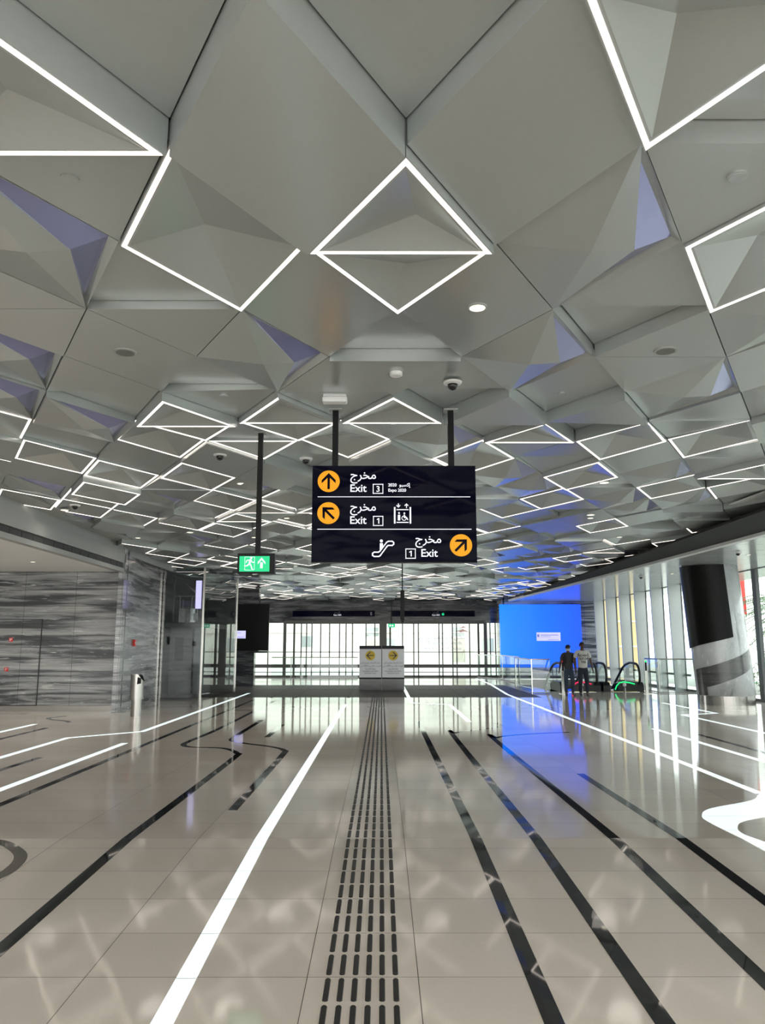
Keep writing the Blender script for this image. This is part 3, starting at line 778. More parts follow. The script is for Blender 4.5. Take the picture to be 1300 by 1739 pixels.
# ------------------------------------------------------------------ glass lift
t = empty('lift_shaft', (-6.35, 27.5, 0)); tag(t, 'dark glass lift enclosure between marble wall and black screen', 'lift')
lx, ly = -6.35, 27.5
m = MB(); m.box(-7.05 - lx, -5.74 - lx, 25.58 - ly, 25.6 - ly, 0.05, 4.12); m.build('front_glass', 'dark_glass', t)
m = MB(); m.add([(-5.72 - lx, 25.6 - ly, 0.05), (-5.42 - lx, 29.8 - ly, 0.05), (-5.42 - lx, 29.8 - ly, 4.15), (-5.72 - lx, 25.6 - ly, 4.15)], [(0, 1, 2, 3)]); m.build('side_glass', 'dark_glass', t)
for (x, y) in ((-5.73, 25.58), (-7.02, 25.6), (-5.42, 29.8)):
    m = MB(); m.box(x - lx - .03, x - lx + .03, y - ly - .03, y - ly + .03, 0, 4.2); m.build('corner_post', 'steel', t)
m = MB(); m.box(-7.0 - lx, -5.8 - lx, 25.7 - ly, 25.82 - ly, 2.28, 2.42); m.box(-5.86 - lx, -5.72 - lx, 25.62 - ly, 29.8 - ly, 2.28, 2.42); m.box(-7.0 - lx, -5.8 - lx, 25.65 - ly, 25.7 - ly, 0.0, 0.16); m.build('cross_beam', 'frame', t)
cab = MB(); cab.box(-6.95 - lx, -6.15 - lx, 26.3 - ly, 29 - ly, 0.05, 2.3); cab.build('cabin', 'grey_board', t)
m = MB(); m.box(-6.78 - lx, -6.5 - lx, 26.27 - ly, 26.29 - ly, 1.2, 1.95); m.box(-6.95 - lx, -6.15 - lx, 26.2 - ly, 26.28 - ly, 0.88, 0.96); m.box(-6.2 - lx, -6.15 - lx, 26.22 - ly, 26.29 - ly, .1, 2.2); m.build('control_panel', 'black', t)
m = MB()
for k, (x0, z0, x1, z1) in enumerate([(-6.9, 2.5, -6.9, 3.95), (-6.1, 2.5, -6.1, 3.95), (-6.9, 3.3, -6.1, 3.3), (-6.7, 2.5, -6.7, 3.3), (-6.6, 2.5, -6.6, 3.2), (-6.3, 2.5, -6.3, 3.3), (-6.5, 3.7, -6.0, 3.25)]):
    m.bar((x0 - lx, 26.4 - ly, z0), (x1 - lx, 26.4 - ly, z1), 0.03, 0.03)
m.box(-6.75 - lx, -6.55 - lx, 26.5 - ly, 26.9 - ly, 2.4, 2.9); m.lathe([(0.13, 2.45), (0.13, 2.9)], -6.35 - lx, 26.6 - ly, 16); m.box(-6.45 - lx, -6.15 - lx, 26.5 - ly, 26.7 - ly, 2.5, 2.75)
m.build('lift_machinery', 'steel', t)
m = MB(); m.box(-6.7 - lx, -6.2 - lx, 26.45 - ly, 26.5 - ly, 2.95, 3.15); m.build('motor_cover', 'blue_decal', t)
m = MB(); m.box(-7.05 - lx, -5.5 - lx, 29.85 - ly, 29.95 - ly, 0, 4.2); m.box(-7.08 - lx, -7.05 - lx, 25.7 - ly, 29.9 - ly, 0, 4.2); m.build('back_panel', 'frame', t)
m = MB(); m.box(-5.98 - lx, -5.80 - lx, 25.5 - ly, 25.53 - ly, 2.85, 3.75); m.build('lift_display', 'lavender', t)

# ------------------------------------------------------------------ far end wall with the entrance
YE = 44.0
def FX(px): return lateral(px, YE)
ztop, zhead = 4.17, 2.93
m = MB()
m.box(-15, FX(434), YE, YE + 0.3, 0, 4.9); m.box(FX(484), FX(825), YE, YE + .3, zhead + 0.1, 4.9)
m.box(FX(434), FX(484), YE, YE + .3, zhead, 4.9)
m.box(FX(825), FX(848), YE, YE + .3, zhead, 4.9)
struct(m, 'wall_back', 'marble2')
m = MB()
m.box(FX(848), 11.6, 42.3, 42.6, 0, 4.9); m.box(FX(846), FX(850), 42.3, YE + .3, 0, 4.9)
struct(m, 'wall_right', 'marble')
m = MB(); m.box(-15, -4.6, 43.2, 43.5, -0.0, 4.2); m.box(-5.15, -4.5, 38, 43.5, 0, 4.9)
m = MB()
# door header, frame, mullions
m.box(FX(484), FX(825), YE - 0.1, YE + 0.12, zhead - .05, zhead + 0.14)
for px, wd in ((484, .08), (500, .05), (825, .09), (651, 0.2), (813, .05), (663, .05)): m.box(FX(px) - wd, FX(px) + wd, YE - 0.08, YE + 0.08, 0, zhead)
struct(m, 'trim_1', 'door_frame')
m = MB()
for px in (512, 521, 530, 545, 560, 577, 588, 599, 622, 637, 684, 703, 711, 746, 752, 769, 776, 798, 456, 483, 833, 842):
    m.box(FX(px) - .03, FX(px) + .03, YE - 0.03, YE + 0.03, 0, zhead)
for x0, x1 in ((484, 651), (651, 825), (434, 484), (825, 848)):
    m.box(FX(x0), FX(x1), YE - .03, YE + .03, 1.33, 1.37)
    m.box(FX(x0), FX(x1), YE - .05, YE + .05, 0.50, 0.68); m.box(FX(x0), FX(x1), YE - .03, YE + .03, 0.0, 0.09)
    m.box(FX(x0), FX(x1), YE - .02, YE + .02, 0.24, 0.28)
struct(m, 'door_2', 'door_frame')
m = MB(); m.box(FX(484), FX(825), YE - .008, YE + .008, 0.02, zhead); m.box(FX(434), FX(484), YE - .008, YE + .008, 0.02, zhead); m.box(FX(825), FX(848), YE - .008, YE + .008, 0.02, zhead)
struct(m, 'window_1', 'glass')
# header display boards
for nm, a, b, lab in (('L', 497, 637, 'long dark header display over the left entrance doors'), ('R', 665, 807, 'long dark header display over the right entrance doors')):
    cxh = (FX(a) + FX(b)) / 2; hw = (FX(b) - FX(a)) / 2
    t = empty('header_display', (cxh, YE - 0.12, 3.43)); tag(t, lab, 'sign', 'header displays above the entrance')
    one('box', -hw, hw, -0.06, 0.1, -0.16, 0.16).build('sign_face', 'navy', t)
    if nm == 'L':
        lettering(arabic('إكسبو') , 0.13, (0.05, -0.065, 0.03), 'ink', t); lettering('Expo 2020', 0.12, (-0.0, -0.065, -0.11), 'sign_white', t, sx=.8)
        one('box', hw - .25, hw - .16, -0.07, -0.06, -0.09, 0.09).build('pictogram', 'ink', t)
    else:
        lettering('Expo 2020', 0.12, (-.05, -0.065, -0.11), 'sign_white', t, sx=.8); lettering(arabic('إكسبو'), 0.13, (0.0, -0.065, 0.03), 'ink', t)
        one('disc', .55, -.03, .07, -.07, -.06).build('pictogram', 'green', t)
# lettering on the door glass
t = empty('glass_decal', (FX(745), YE + 0.03, 1.9)); tag(t, 'red roof-shaped emblem with printed slogan on the entrance glass', 'decal')
m = MB(); m.plate([(0.85, .52), (1.35, .70), (1.75, .52), (1.45, .56), (1.2, .50), (1.15, .57)], 0.0, 0.004); m.plate([(1.15, .72), (1.4, .86), (1.6, .72), (1.4, .78)], 0, 0.004); m.build('emblem', 'red_decal', t)
lettering(arabic('دبي مستقبل نحو ننطلق'[::-1]) if False else ' '.join([arabic(x) for x in ('دبي', 'مستقبل', 'نحو', 'ننطلق')]), 0.30, (-1.25, 0, 0.16), 'blue_decal', t)
lettering('Together towards', 0.26, (-0.62, 0, -0.14), 'blue_decal', t)
lettering('the future of Dubai', 0.26, (-0.76, 0, -0.44), 'blue_decal', t)

# thin hanging exit sign near the doors
t = empty('hanging_exit_sign', (FX(665), 42.6, 2.75)); tag(t, 'tiny green exit sign hanging before the entrance doors', 'sign')
one('box', -.18, .18, -.02, .02, -.1, .1).build('sign_face', 'green', t); one('box', -.02, .02, -.02, .02, .1, 1.62).build('hanging_pole', 'black', t)
m = MB(); m.disc(0.05, 0.0, 0.05, -.03, -.02); m.plate([(-.12, -.05), (-.04, -.05), (-.04, .05), (-.12, .05)], -.03, -.02); m.build('pictogram', 'sign_white', t)

# black screen on the left and blue screen on the right
t = empty('black_display', (lateral(428, 34), 34.0, 2.45)); tag(t, 'large switched-off black screen with a lavender message box', 'screen')
one('box', -.75, .72, -.08, .08, -.98, .99).build('screen_face', 'screen_black', t)
one('box', -.75, -.25, -.088, -.08, -.46, -.14).build('message_box', 'lavender', t)
m = MB(); m.box(-.7, -.45, -.094, -.088, -.24, -.22); m.box(-.7, -.3, -.094, -.088, -.42, -.40); m.build('message_text', 'lav_text', t)
m = MB(); m.box(-6.6, lateral(434, 34.3), 34.1, 34.4, 0, 1.38); m.box(-6.6, lateral(457, 34.3), 34.1, 34.5, 1.38, 1.46); m.box(-6.6, lateral(440, 34.3), 34.1, 34.5, 1.46, 4.6)
struct(m, 'wall_screen', 'marble2')
t = empty('blue_display', (lateral(919, 42.2), 42.18, 2.2)); tag(t, 'huge glowing blue screen on the far right wall', 'screen')
one('box', -2.15, 2.15, -.1, .1, -1.63, 1.65).build('screen_face', 'blue_screen', t)
one('box', -.24, 1.02, -.112, -.1, -.26, .18).build('message_box', 'lavender', t)
m = MB(); m.box(-.02, .9, -.118, -.112, .03, .06); m.box(-.02, .5, -.118, -.112, -.05, -.03); m.box(.35, .9, -.118, -.112, -.21, -.19); m.box(-.2, -.1, -.118, -.112, -.06, .08); m.build('message_text', 'lav_text', t)

# ------------------------------------------------------------------ right window wall
XW = 11.5
fins = [41.2, 39.0, 36.8, 34.6, 32.5, 30.5, 28.4, 26.3, 24.2, 22.0, 19.8, 17.6]
m = MB()
for k, y in enumerate(fins):
    m.box(XW - .01, XW + .10, y + 0.02, y + (0.16 if k < 6 else 0.28), 0, 4.0)
m.box(XW, XW + .08, 0, 42.3, 0, 0.08); m.box(XW, XW + .08, 0, 42.3, 4.0, 4.1)
m.box(XW, XW + .06, 30, 42.3, 0.55, 0.63)
struct(m, 'window_2', 'frame')
m = MB(); m.box(XW + .03, XW + .045, 0, 42.3, 0.05, 4.0)
struct(m, 'window_3', 'glass')
for k, y in enumerate(fins[:8]):
    t = empty('window_fin', (XW, y, 0))
    tag(t, 'tall pale metal fin standing against the right window wall', 'window fin', 'pale fins along the window wall')
    m = MB(); m.plate([(-0.40, 0), (0.0, 0), (0.0, 4.06), (-0.47, 4.06)], -0.1, -0.02); m.build('fin_blade', 'mullion', t)
    m = MB(); m.box(-.12, 0.0, -.02, .06, 2.35, 2.45); m.build('bracket', 'black', t)

# banded column
t = empty('column', (10.08, 23.6, 0)); tag(t, 'leaning pale marble column with a black screen and grey band', 'column')
lean = (-0.064, 0.0)
def cyl_patch(z_lo, z_hi, a0, a1, r, mb, n=24, mi=0, cx=0, cy=0):
    b = len(mb.v)
    for k in range(n + 1):
        f = k / n; a = a0 + (a1 - a0) * f
        zl, zh = z_lo(f), z_hi(f)
        for z in (zl, zh): mb.v.append((cx + r * math.cos(a) + lean[0] * z, cy + r * math.sin(a), z))
    for k in range(n):
        mb.f.append([b + 2 * k, b + 2 * k + 2, b + 2 * k + 3, b + 2 * k + 1]); mb.m.append(mi)
m = MB(); m.lathe([(0.80, 0.26), (0.80, 1.2), (0.79, 2.2), (0.78, 4.1)], seg=64, lean=lean); m.build('shaft', 'white_marble', t, smooth=True)
m = MB(); m.lathe([(0.78, 0.0), (0.78, 0.27)], seg=64); m.build('steel_base', 'mirror_steel', t, smooth=False)
RAD = math.radians
m = MB(); cyl_patch(lambda f: 1.56 + 0.36 * f ** 1.3, lambda f: 4.01, RAD(150), RAD(277), 0.825, m, 28)
o = m.build('curved_screen', 'screen_black', t)
m = MB(); cyl_patch(lambda f: 0.50 + 0.60 * f ** 1.2, lambda f: 1.06 + 0.55 * f ** 1.2, RAD(212), RAD(325), 0.812, m, 28)
cyl_patch(lambda f: 0.27, lambda f: 0.99 + .075 * f, RAD(186), RAD(212.2), 0.812, m, 6)
o = m.build('grey_band', 'dark_band', t)

# ------------------------------------------------------------------ hanging exit sign
K = 612.0
def gx(v): return (v - 649) / K
def gz(v): return (966 - v) / K
t = empty('hanging_sign', (0.136, 8.3, 3.055)); tag(t, 'large black hanging sign listing three exits with amber arrows', 'sign')
m = MB(); m.box(gx(113), gx(1185), -0.01, 0.09, gz(1283), gz(648)); m.build('sign_panel', 'navy', t)
m = MB(); m.box(gx(111), gx(1187), 0.0, 0.1, gz(1286), gz(1281)); m.box(gx(111), gx(1187), 0, .1, gz(650), gz(646)); m.build('sign_edge', 'black', t)
F = -0.0115
for k, (cx, cz, ang) in enumerate(((220, 752, 90), (220, 964, 135), (1082, 1175, 45))):
    dsc = one('disc', 0, 0, 0.118, F, F + 0.003, 48).build('arrow_disc', 'amber', t, loc=(gx(cx), 0, gz(cz)))
    m = MB()
    ca, sa = math.cos(RAD(ang)), math.sin(RAD(ang))
    def rot(p): return (p[0] * ca - p[1] * sa, p[0] * sa + p[1] * ca)
    w_, L_ = 0.013, 0.086
    shaft = [(-L_, -w_), (L_ - 0.03, -w_), (L_ - 0.03, w_), (-L_, w_)]
    head1 = [(L_, 0), (L_ - 0.002, 0.002), (0.005, 0.088), (-0.016, 0.088), (-0.016, 0.078), (L_ - 0.044, 0.0)]
    head = [(L_ + .004, 0), (0.012, 0.075), (-0.022, 0.075), (L_ - 0.036, 0.0), (-0.022, -0.075), (0.012, -0.075)]
    m.plate([rot(p) for p in shaft], F - 0.002, F); 
    m.plate([rot(p) for p in head[:4]], F - 0.0025, F); m.plate([rot(p) for p in (head[0], head[3], head[4], head[5])], F - 0.0025, F)
    m.build('arrow', 'navy', dsc)
AX = arabic('مخرج')
lettering(AX, 0.128, (gx(362), F, gz(736)), 'sign_white', t, bold=.0008); lettering(AX, 0.128, (gx(362), F, gz(948)), 'sign_white', t, bold=.0008); lettering(AX, 0.128, (gx(786), F, gz(1160)), 'sign_white', t, bold=.0008)
lettering('Exit', 0.116, (gx(358), F, gz(822)), 'sign_white', t, bold=.0012); lettering('Exit', 0.116, (gx(358), F, gz(1034)), 'sign_white', t, bold=.0012); lettering('Exit', 0.116, (gx(820), F, gz(1249)), 'sign_white', t, bold=.0012)
lettering('2020', 0.046, (gx(610), F, gz(786)), 'sign_white', t, bold=.0006); lettering(arabic('إكسبو'), 0.050, (gx(683), F, gz(786)), 'sign_white', t, bold=.0006); lettering('Expo 2020', 0.046, (gx(610), F, gz(821)), 'sign_white', t, sx=.97, bold=.0006)
def numbox(x0, x1, y0, y1, ch):
    m = MB(); a, b, c, d = gx(x0), gx(x1), gz(y1), gz(y0); q = 0.0075
    m.box(a, b, F - .001, F + .002, c, c + q); m.box(a, b, F - .001, F + .002, d - q, d); m.box(a, a + q, F - .001, F + .002, c, d); m.box(b - q, b, F - .001, F + .002, c, d)
    o = m.build('number_frame', 'sign_white', t)
    if ch == '1':
        cx = (a + b) / 2; n1 = MB(); n1.plate([(cx + .001, c + .024), (cx + .012, c + .024), (cx + .012, c + .083), (cx + .003, c + .083), (cx - .015, c + .071), (cx - .012, c + .063), (cx + .001, c + .071)], F - .0008, F + .002)
        n1.build('number', 'sign_white', o)
    else: lettering(ch, 0.088, ((a + b) / 2, F, c + 0.022), 'sign_white', o, 'CENTER', name='number', bold=.001)
numbox(510, 578, 770, 835, '3'); numbox(512, 578, 983, 1048, '1'); numbox(722, 788, 1197, 1262, '1')
for y_, x1_ in ((856, 1148), (1070, 1152)): one('box', gx(149), gx(x1_), F, F + .002, gz(y_ + 2), gz(y_ - 2)).build('divider_line', 'sign_white', t)
m = MB()
for x in (653, 755): m.box(gx(x - 5), gx(x + 5), F, F + .002, gz(1033), gz(924))
m.box(gx(665), gx(743), F, F + .002, gz(944), gz(938)); m.box(gx(665), gx(743), F, F + .002, gz(1028), gz(1022))
m.disc(gx(681), gz(963), .010, F, F + .002, 12); m.box(gx(673), gx(689), F, F + .002, gz(1012), gz(975))
for k in range(16):
    a0, a1 = 2 * PI * k / 16, 2 * PI * (k + 1) / 16; cx, cz = gx(714), gz(997); r0, r1 = .021, .027
    m.plate([(cx + r0 * math.cos(a0), cz + r0 * math.sin(a0)), (cx + r1 * math.cos(a0), cz + r1 * math.sin(a0)), (cx + r1 * math.cos(a1), cz + r1 * math.sin(a1)), (cx + r0 * math.cos(a1), cz + r0 * math.sin(a1))], F, F + .002)
m.disc(gx(716), gz(965), .009, F, F + .002, 12); m.box(gx(712), gx(719), F, F + .002, gz(995), gz(973)); m.box(gx(714), gx(732), F, F + .002, gz(997), gz(991)); m.plate([(gx(728), gz(992)), (gx(734), gz(992)), (gx(742), gz(1010)), (gx(736), gz(1010))], F, F + .002)
def small_arrow(cx, y0, y1):
    s_ = 1 if y1 > y0 else -1
    m.box(gx(cx - 2.5), gx(cx + 2.5), F, F + .002, min(gz(y0), gz(y1)), max(gz(y0), gz(y1)))
    for q in (-1, 1): m.plate([(gx(cx), gz(y1)), (gx(cx), gz(y1 - 7 * s_)), (gx(cx + q * 12), gz(y1 - 17 * s_)), (gx(cx + q * 12), gz(y1 - 10 * s_))], F, F + .002)
small_arrow(677, 900, 926); small_arrow(730, 930, 901)
m.build('lift_symbol', 'sign_white', t)
m = MB()
pth = [(520, 1233), (552, 1233), (598, 1175), (612, 1163), (640, 1163), (640, 1163), (612, 1163)]
def loop(P, wd):
    n = len(P)
    for i in range(n):
        a = Vector((gx(P[i][0]), 0, gz(P[i][1]))); b = Vector((gx(P[(i + 1) % n][0]), 0, gz(P[(i + 1) % n][1])))
        d = (b - a).normalized() * wd * .4
        m.bar(a - d, b + d, wd, 0.003, up=(0, 1, 0))
outl = [(520, 1248), (548, 1248), (558, 1243), (602, 1183), (610, 1176), (636, 1176), (646, 1168), (646, 1157), (636, 1149), (612, 1149), (600, 1156), (556, 1214), (546, 1220), (520, 1220), (509, 1228), (509, 1241)]
for i, (a, b_) in enumerate(outl): pass
loop(outl, 0.012)
m.disc(gx(566), gz(1147), .016, -.0015, 0.0015, 16); m.plate([(gx(556), gz(1162)), (gx(576), gz(1162)), (gx(576), gz(1182)), (gx(556), gz(1206))], -.0015, 0.0015)
for v in range(len(m.v)): m.v[v] = (m.v[v][0], m.v[v][1] + F + .0005, m.v[v][2])
m.build('escalator_symbol', 'sign_white', t)
for px, ztop_ in ((568, 4.235), (769, 4.235)):
    X_ = (px - 648) / 160 - 0.136
    po = one('box', X_ - .032, X_ + .032, .01, .074, gz(648), 4.22 - 3.055).build('hanging_pole', 'black', t)
    one('box', X_ - .075, X_ + .075, -.03, .115, 4.20 - 3.055, 4.212 - 3.055).build('pole_collar', 'fascia', po)

# running-man exit sign
t = empty('emergency_exit_sign', (-1.515, 9.45, 2.64)); tag(t, 'green lit running man sign hanging on a black pole', 'sign')
one('box', -.21, .235, -.03, .07, -.125, .12).build('housing', 'black', t)
one('box', -.185, .175, -.034, -.03, -.1, .085).build('sign_face', 'green', t)
m = MB()
def ln(a, b, wd): m.bar((a[0], -.0365, a[1]), (b[0], -.0365, b[1]), wd, 0.004, up=(0, 1, 0))
m.disc(-.045, .062, .013, -.038, -.035, 16)
ln((-.05, .045), (-.065, 0.0), .024); ln((-.065, 0.0), (-.045, -.03), .016); ln((-.045, -.03), (-.03, -.075), .014); ln((-.03, -.078), (-.012, -.078), .010)
ln((-.065, -.005), (-.09, -.03), .016); ln((-.09, -.03), (-.125, -.035), .013); ln((-.05, .038), (-.095, .035), .011); ln((-.095, .035), (-.105, .005), .010); ln((-.05, .035), (-.025, .008), .011); ln((-.025, .008), (-.005, .015), .010)
for a, b in (((-.12, .075), (-.005, .075)), ((-.12, .075), (-.12, -.03)), ((-.005, .075), (-.005, -.08)), ((-.12, -.05), (-.12, -.08)), ((-.12, -.08), (-.04, -.085))): ln(a, b, .004)
m.build('running_man', 'sign_white', t)
m = MB(); m.plate([(.065, -.06), (.095, -.06), (.095, .01), (.065, .01)], -.038, -.034); m.plate([(.08, .068), (.125, .015), (.125, -.012), (.08, .04)], -.038, -.034); m.plate([(.08, .068), (.08, .04), (.035, -.012), (.035, .015)], -.038, -.034); m.build('arrow', 'sign_white', t)
po = one('box', -.005, .055, -.01, .05, .12, 4.27 - 2.64).build('hanging_pole', 'black', t)
one('box', -.04, .09, -.045, .085, 4.255 - 2.64, 4.262 - 2.64).build('pole_collar', 'fascia', po)
one('box', -.03, .03, -.01, .02, -.135, -.125).build('pictolamp', 'off_lamp', t)

# hanging pole with speaker in the middle distance
t = empty('hanging_speaker', (lateral(684, 20), 20.0, 2.3)); tag(t, 'slim black speaker hanging on a thin rod below the big sign', 'speaker')
one('box', -.05, .05, -.05, .05, 0.0, 0.75).build('speaker_body', 'black', t)
one('tube', [(0, 0, .75), (0, 0, 2.1)], 0.015).build('rod', 'black', t)
one('box', -.03, .03, -.03, .03, -.06, 0.0).build('end_cap', 'black', t)

# ------------------------------------------------------------------ ceiling devices
def zpan(X, Y): return zc(Y)
def dome(loc, label):
    t = empty('ceiling_camera', loc); tag(t, label, 'camera')
    m = MB(); m.lathe([(0.095, 0.0), (0.09, -0.02), (0.06, -0.028)], seg=28); m.build('base_ring', 'white_plastic', t, smooth=False)
    m = MB(); m.lathe([(0.052, -0.02), (0.05, -0.05), (0.036, -0.075), (0.015, -0.086)], seg=24); m.build('dome', 'lens', t, smooth=True)
    return t
def lamp_under(loc, power=14.0, parent=None):
    l = bpy.data.lights.new('lamp', 'SPOT'); l.energy = power; l.spot_size = RAD(150); l.spot_blend = 0.9; l.shadow_soft_size = 0.24; l.color = (1.0, 0.93, 0.84)
    o = bpy.data.objects.new('lamp', l); C.objects.link(o); o.parent = parent; o.location = loc
    return o
def puck(loc, label, r, mat, cat='downlight', name='downlight', h=0.012, ring='fascia'):
    t = empty(name, loc); tag(t, label, cat)
    m = MB(); m.lathe([(r, 0.01), (r, -h), (r * .82, -h * 1.1)], seg=28); m.build('trim_ring', ring, t)
    m = MB(); m.lathe([(r * .8, 0.0), (r * .8, -h * 1.25)], seg=28); m.build('diffuser', mat, t)
    if mat == 'lamp': lamp_under((0, 0, -0.03), 75.0 if loc[0] < -7 else 120.0 if loc[1] < 1.5 else 11.0, t)  # side and behind-camera lamps made stronger to brighten soffit and near floor
    return t
def on_ceiling(px, py, z=0.0):
    """world point of the ceiling plane"""
    # iterate along the view ray
    s, c = math.sin(TILT), math.cos(TILT)
    u, v = px - 648, 869 - py
    fw = 1340 * c - v * s; up = 1340 * s + v * c
    t = 2.6 / up
    for _ in range(12): t = (zc(fw * t) + z - 1.66) / up
    return (u * t, fw * t, 1.66 + up * t)
puck(on_ceiling(811, 520, 0.0), 'lit round downlight on the plain panel below the full triangle', .075, 'lamp')
puck(on_ceiling(119, 302, 0.0), 'flat round smoke sensor cover at the upper left', .05, 'panel', 'sensor', 'sensor_cover', ring='panel')
puck(on_ceiling(1253, 297, -0.02), 'flat round smoke sensor cover at the upper right', .055, 'panel', 'sensor', 'sensor_cover', ring='panel')
puck(on_ceiling(213, 597, 0), 'round grey ceiling speaker on the left flat panel', .10, 'grille', 'speaker', 'ceiling_speaker', ring='fascia')
puck(on_ceiling(1131, 594, 0), 'round grey ceiling speaker on the right flat panel', .10, 'grille', 'speaker', 'ceiling_speaker', ring='fascia')
puck(on_ceiling(668, 715, 0), 'round pale downlight just above the hanging sign', .08, 'lamp')
puck(on_ceiling(663, 779, 0), 'round grey speaker peeking over the hanging sign', .09, 'grille', 'speaker', 'ceiling_speaker')
puck(on_ceiling(673, 632, -.04), 'small white smoke detector above the glowing triangle', .06, 'white_plastic', 'detector', 'smoke_detector', .03, 'white_plastic')
puck(on_ceiling(380, 671, .02), 'small round sensor cover on the panel left of the white box', .05, 'panel', 'sensor', 'sensor_cover', ring='panel')
puck(on_ceiling(955, 667, .1), 'small round sensor cover in the recess right of the sign pole', .05, 'panel', 'sensor', 'sensor_cover', ring='panel')
for i, (x, y_, lb) in enumerate([(294, 819, 'lit downlight beside the left diamond outlines'), (1027, 818, 'lit downlight below the right diamond outline'), (411, 820, 'small lit downlight left of the running man pole'), (1004, 873, 'small lit downlight on the right half of the ceiling'), (323, 903, 'tiny lit downlight above the lift glass'), (1205, 868, 'small lit downlight near the right ceiling edge'), (110, 865, 'small lit downlight near the left ceiling edge')]):
    puck(on_ceiling(x, y_, 0), lb, .09, 'lamp')
rl = random.Random(5)
for gy in range(-3, 13):  # invented grid of extra downlights, added to light the floor and ceiling
    for gx_ in range(-2, 3):
        X_ = gx_ * 3.0 + (1.3 if gy % 2 else 0) + rl.uniform(-.3, .3); Y_ = -0.5 + gy * 3.3 + rl.uniform(-.3, .3)
        if -6.2 < X_ < 7.0 and (Y_ < 1.5 or Y_ > 13.5):
            puck((X_, Y_, zc(Y_) + (0.0 if Y_ > 2 else 0.05)), 'tiny round downlight added to the panelled ceiling to light the hall', .07, 'lamp')['group'] = 'added downlights in the panelled ceiling'
for X_, Y_, lb in ((-8.2, 18.5, 'small lit downlight in the left side ceiling close to the marble wall'), (-10.5, 17.0, 'added lit downlight deeper in the left side ceiling'), (-8.6, 14.0, 'added lit downlight in the left side ceiling before the marble wall'), (-11, 12.0, 'added lit downlight at the far left of the side ceiling'), (-8.8, 9.0, 'added round downlight in the left side ceiling nearer the camera'), (-9.5, 4.0, 'added round downlight in the left side ceiling nearest the camera')):  # unseen ones added to brighten the left side of the hall
    puck((X_, Y_, 3.625), lb, .06, 'lamp')
for Y_ in (3.0, 9.0, 15.0, 20.5, 26.0):
    puck((9.6, Y_, 4.025), 'small lit downlight in the plank ceiling along the windows', .06, 'lamp')['group'] = 'downlights in the right plank ceiling'
dome(on_ceiling(769, 648, 0.02), 'black dome camera above the right pole of the hanging sign')
dome(on_ceiling(374, 771, -0.05), 'black dome camera left of the running man pole')
dome(on_ceiling(520, 778, 0.0), 'black dome camera just left of the hanging sign')
dome(on_ceiling(128, 857, -0.06), 'black dome camera at the far left of the ceiling')
dome((9.1, 20.0, 4.02), 'white-ringed dome camera on the right side ceiling')
dome((8.9, 27.0, 4.02), 'distant dome camera on the right side ceiling')
# white wireless box
p = on_ceiling(570, 676, 0.0)
t = empty('wireless_router', (p[0], p[1] - .1, p[2])); tag(t, 'white rounded box on the ceiling over the left sign pole', 'router')
m = MB(); m.box(-.13, .13, -.06, .06, -.085, -.02); o = m.build('housing', 'white_plastic', t)
bv = o.modifiers.new('round', 'BEVEL'); bv.width = 0.018; bv.segments = 3
one('box', -.12, .12, -.05, .05, -.02, 0.0).build('mount_plate', 'white_plastic', t)

# ------------------------------------------------------------------ notice totems
def totem(X_, lab, direction):
    t = empty('notice_totem', (X_, 31.0, 0)); tag(t, lab, 'totem', 'notice totems at the end of the guiding path')
    one('box', -.425, .425, -.12, .12, 0.0, 0.42).build('plinth', 'dark_band', t)
    one('box', -.425, .425, -.10, .10, 0.42, 1.68).build('board', 'paper', t)
    m = MB(); m.box(-.425, .425, -.115, -.1, 1.56, 1.68); m.box(-.425, .425, -.115, -.1, 0.42, 0.48); m.build('band', 'navy', t)
    d = one('disc', 0, 1.31, 0.185, -.112, -.1, 32).build('arrow_disc', 'yellow', t)
    m = MB(); s_ = direction
    m.box(-.13, .13, -.12, -.112, 1.295, 1.325)
    m.plate([(s_ * .15, 1.31), (s_ * .02, 1.44), (s_ * -.025, 1.44), (s_ * .10, 1.31)], -.12, -.112); m.plate([(s_ * .15, 1.31), (s_ * .02, 1.18), (s_ * -.025, 1.18), (s_ * .10, 1.31)], -.12, -.112)
    m.build('arrow', 'navy_ink', d)
    lettering(' '.join(arabic(x) for x in ('الزي', 'وتوزيع', 'الاعتماد', 'مركز')), .085, (0, -.104, 1.01), 'ink', t, 'CENTER', sx=.9)
    lettering(arabic('دبي') + ' 2020 ' + arabic('لإكسبو') + ' ' + arabic('الموحد'), .085, (0, -.104, .89), 'ink', t, 'CENTER')
    lettering('Expo 2020 Dubai\nAccreditation and Uniform\nDistribution Centre', .078, (0, -.104, .775), 'ink', t, 'CENTER', sx=.72)
totem(lateral(629.5, 31), 'left white notice totem with a yellow left arrow', -1)
totem(lateral(668, 31), 'right white notice totem with a yellow right arrow', 1)

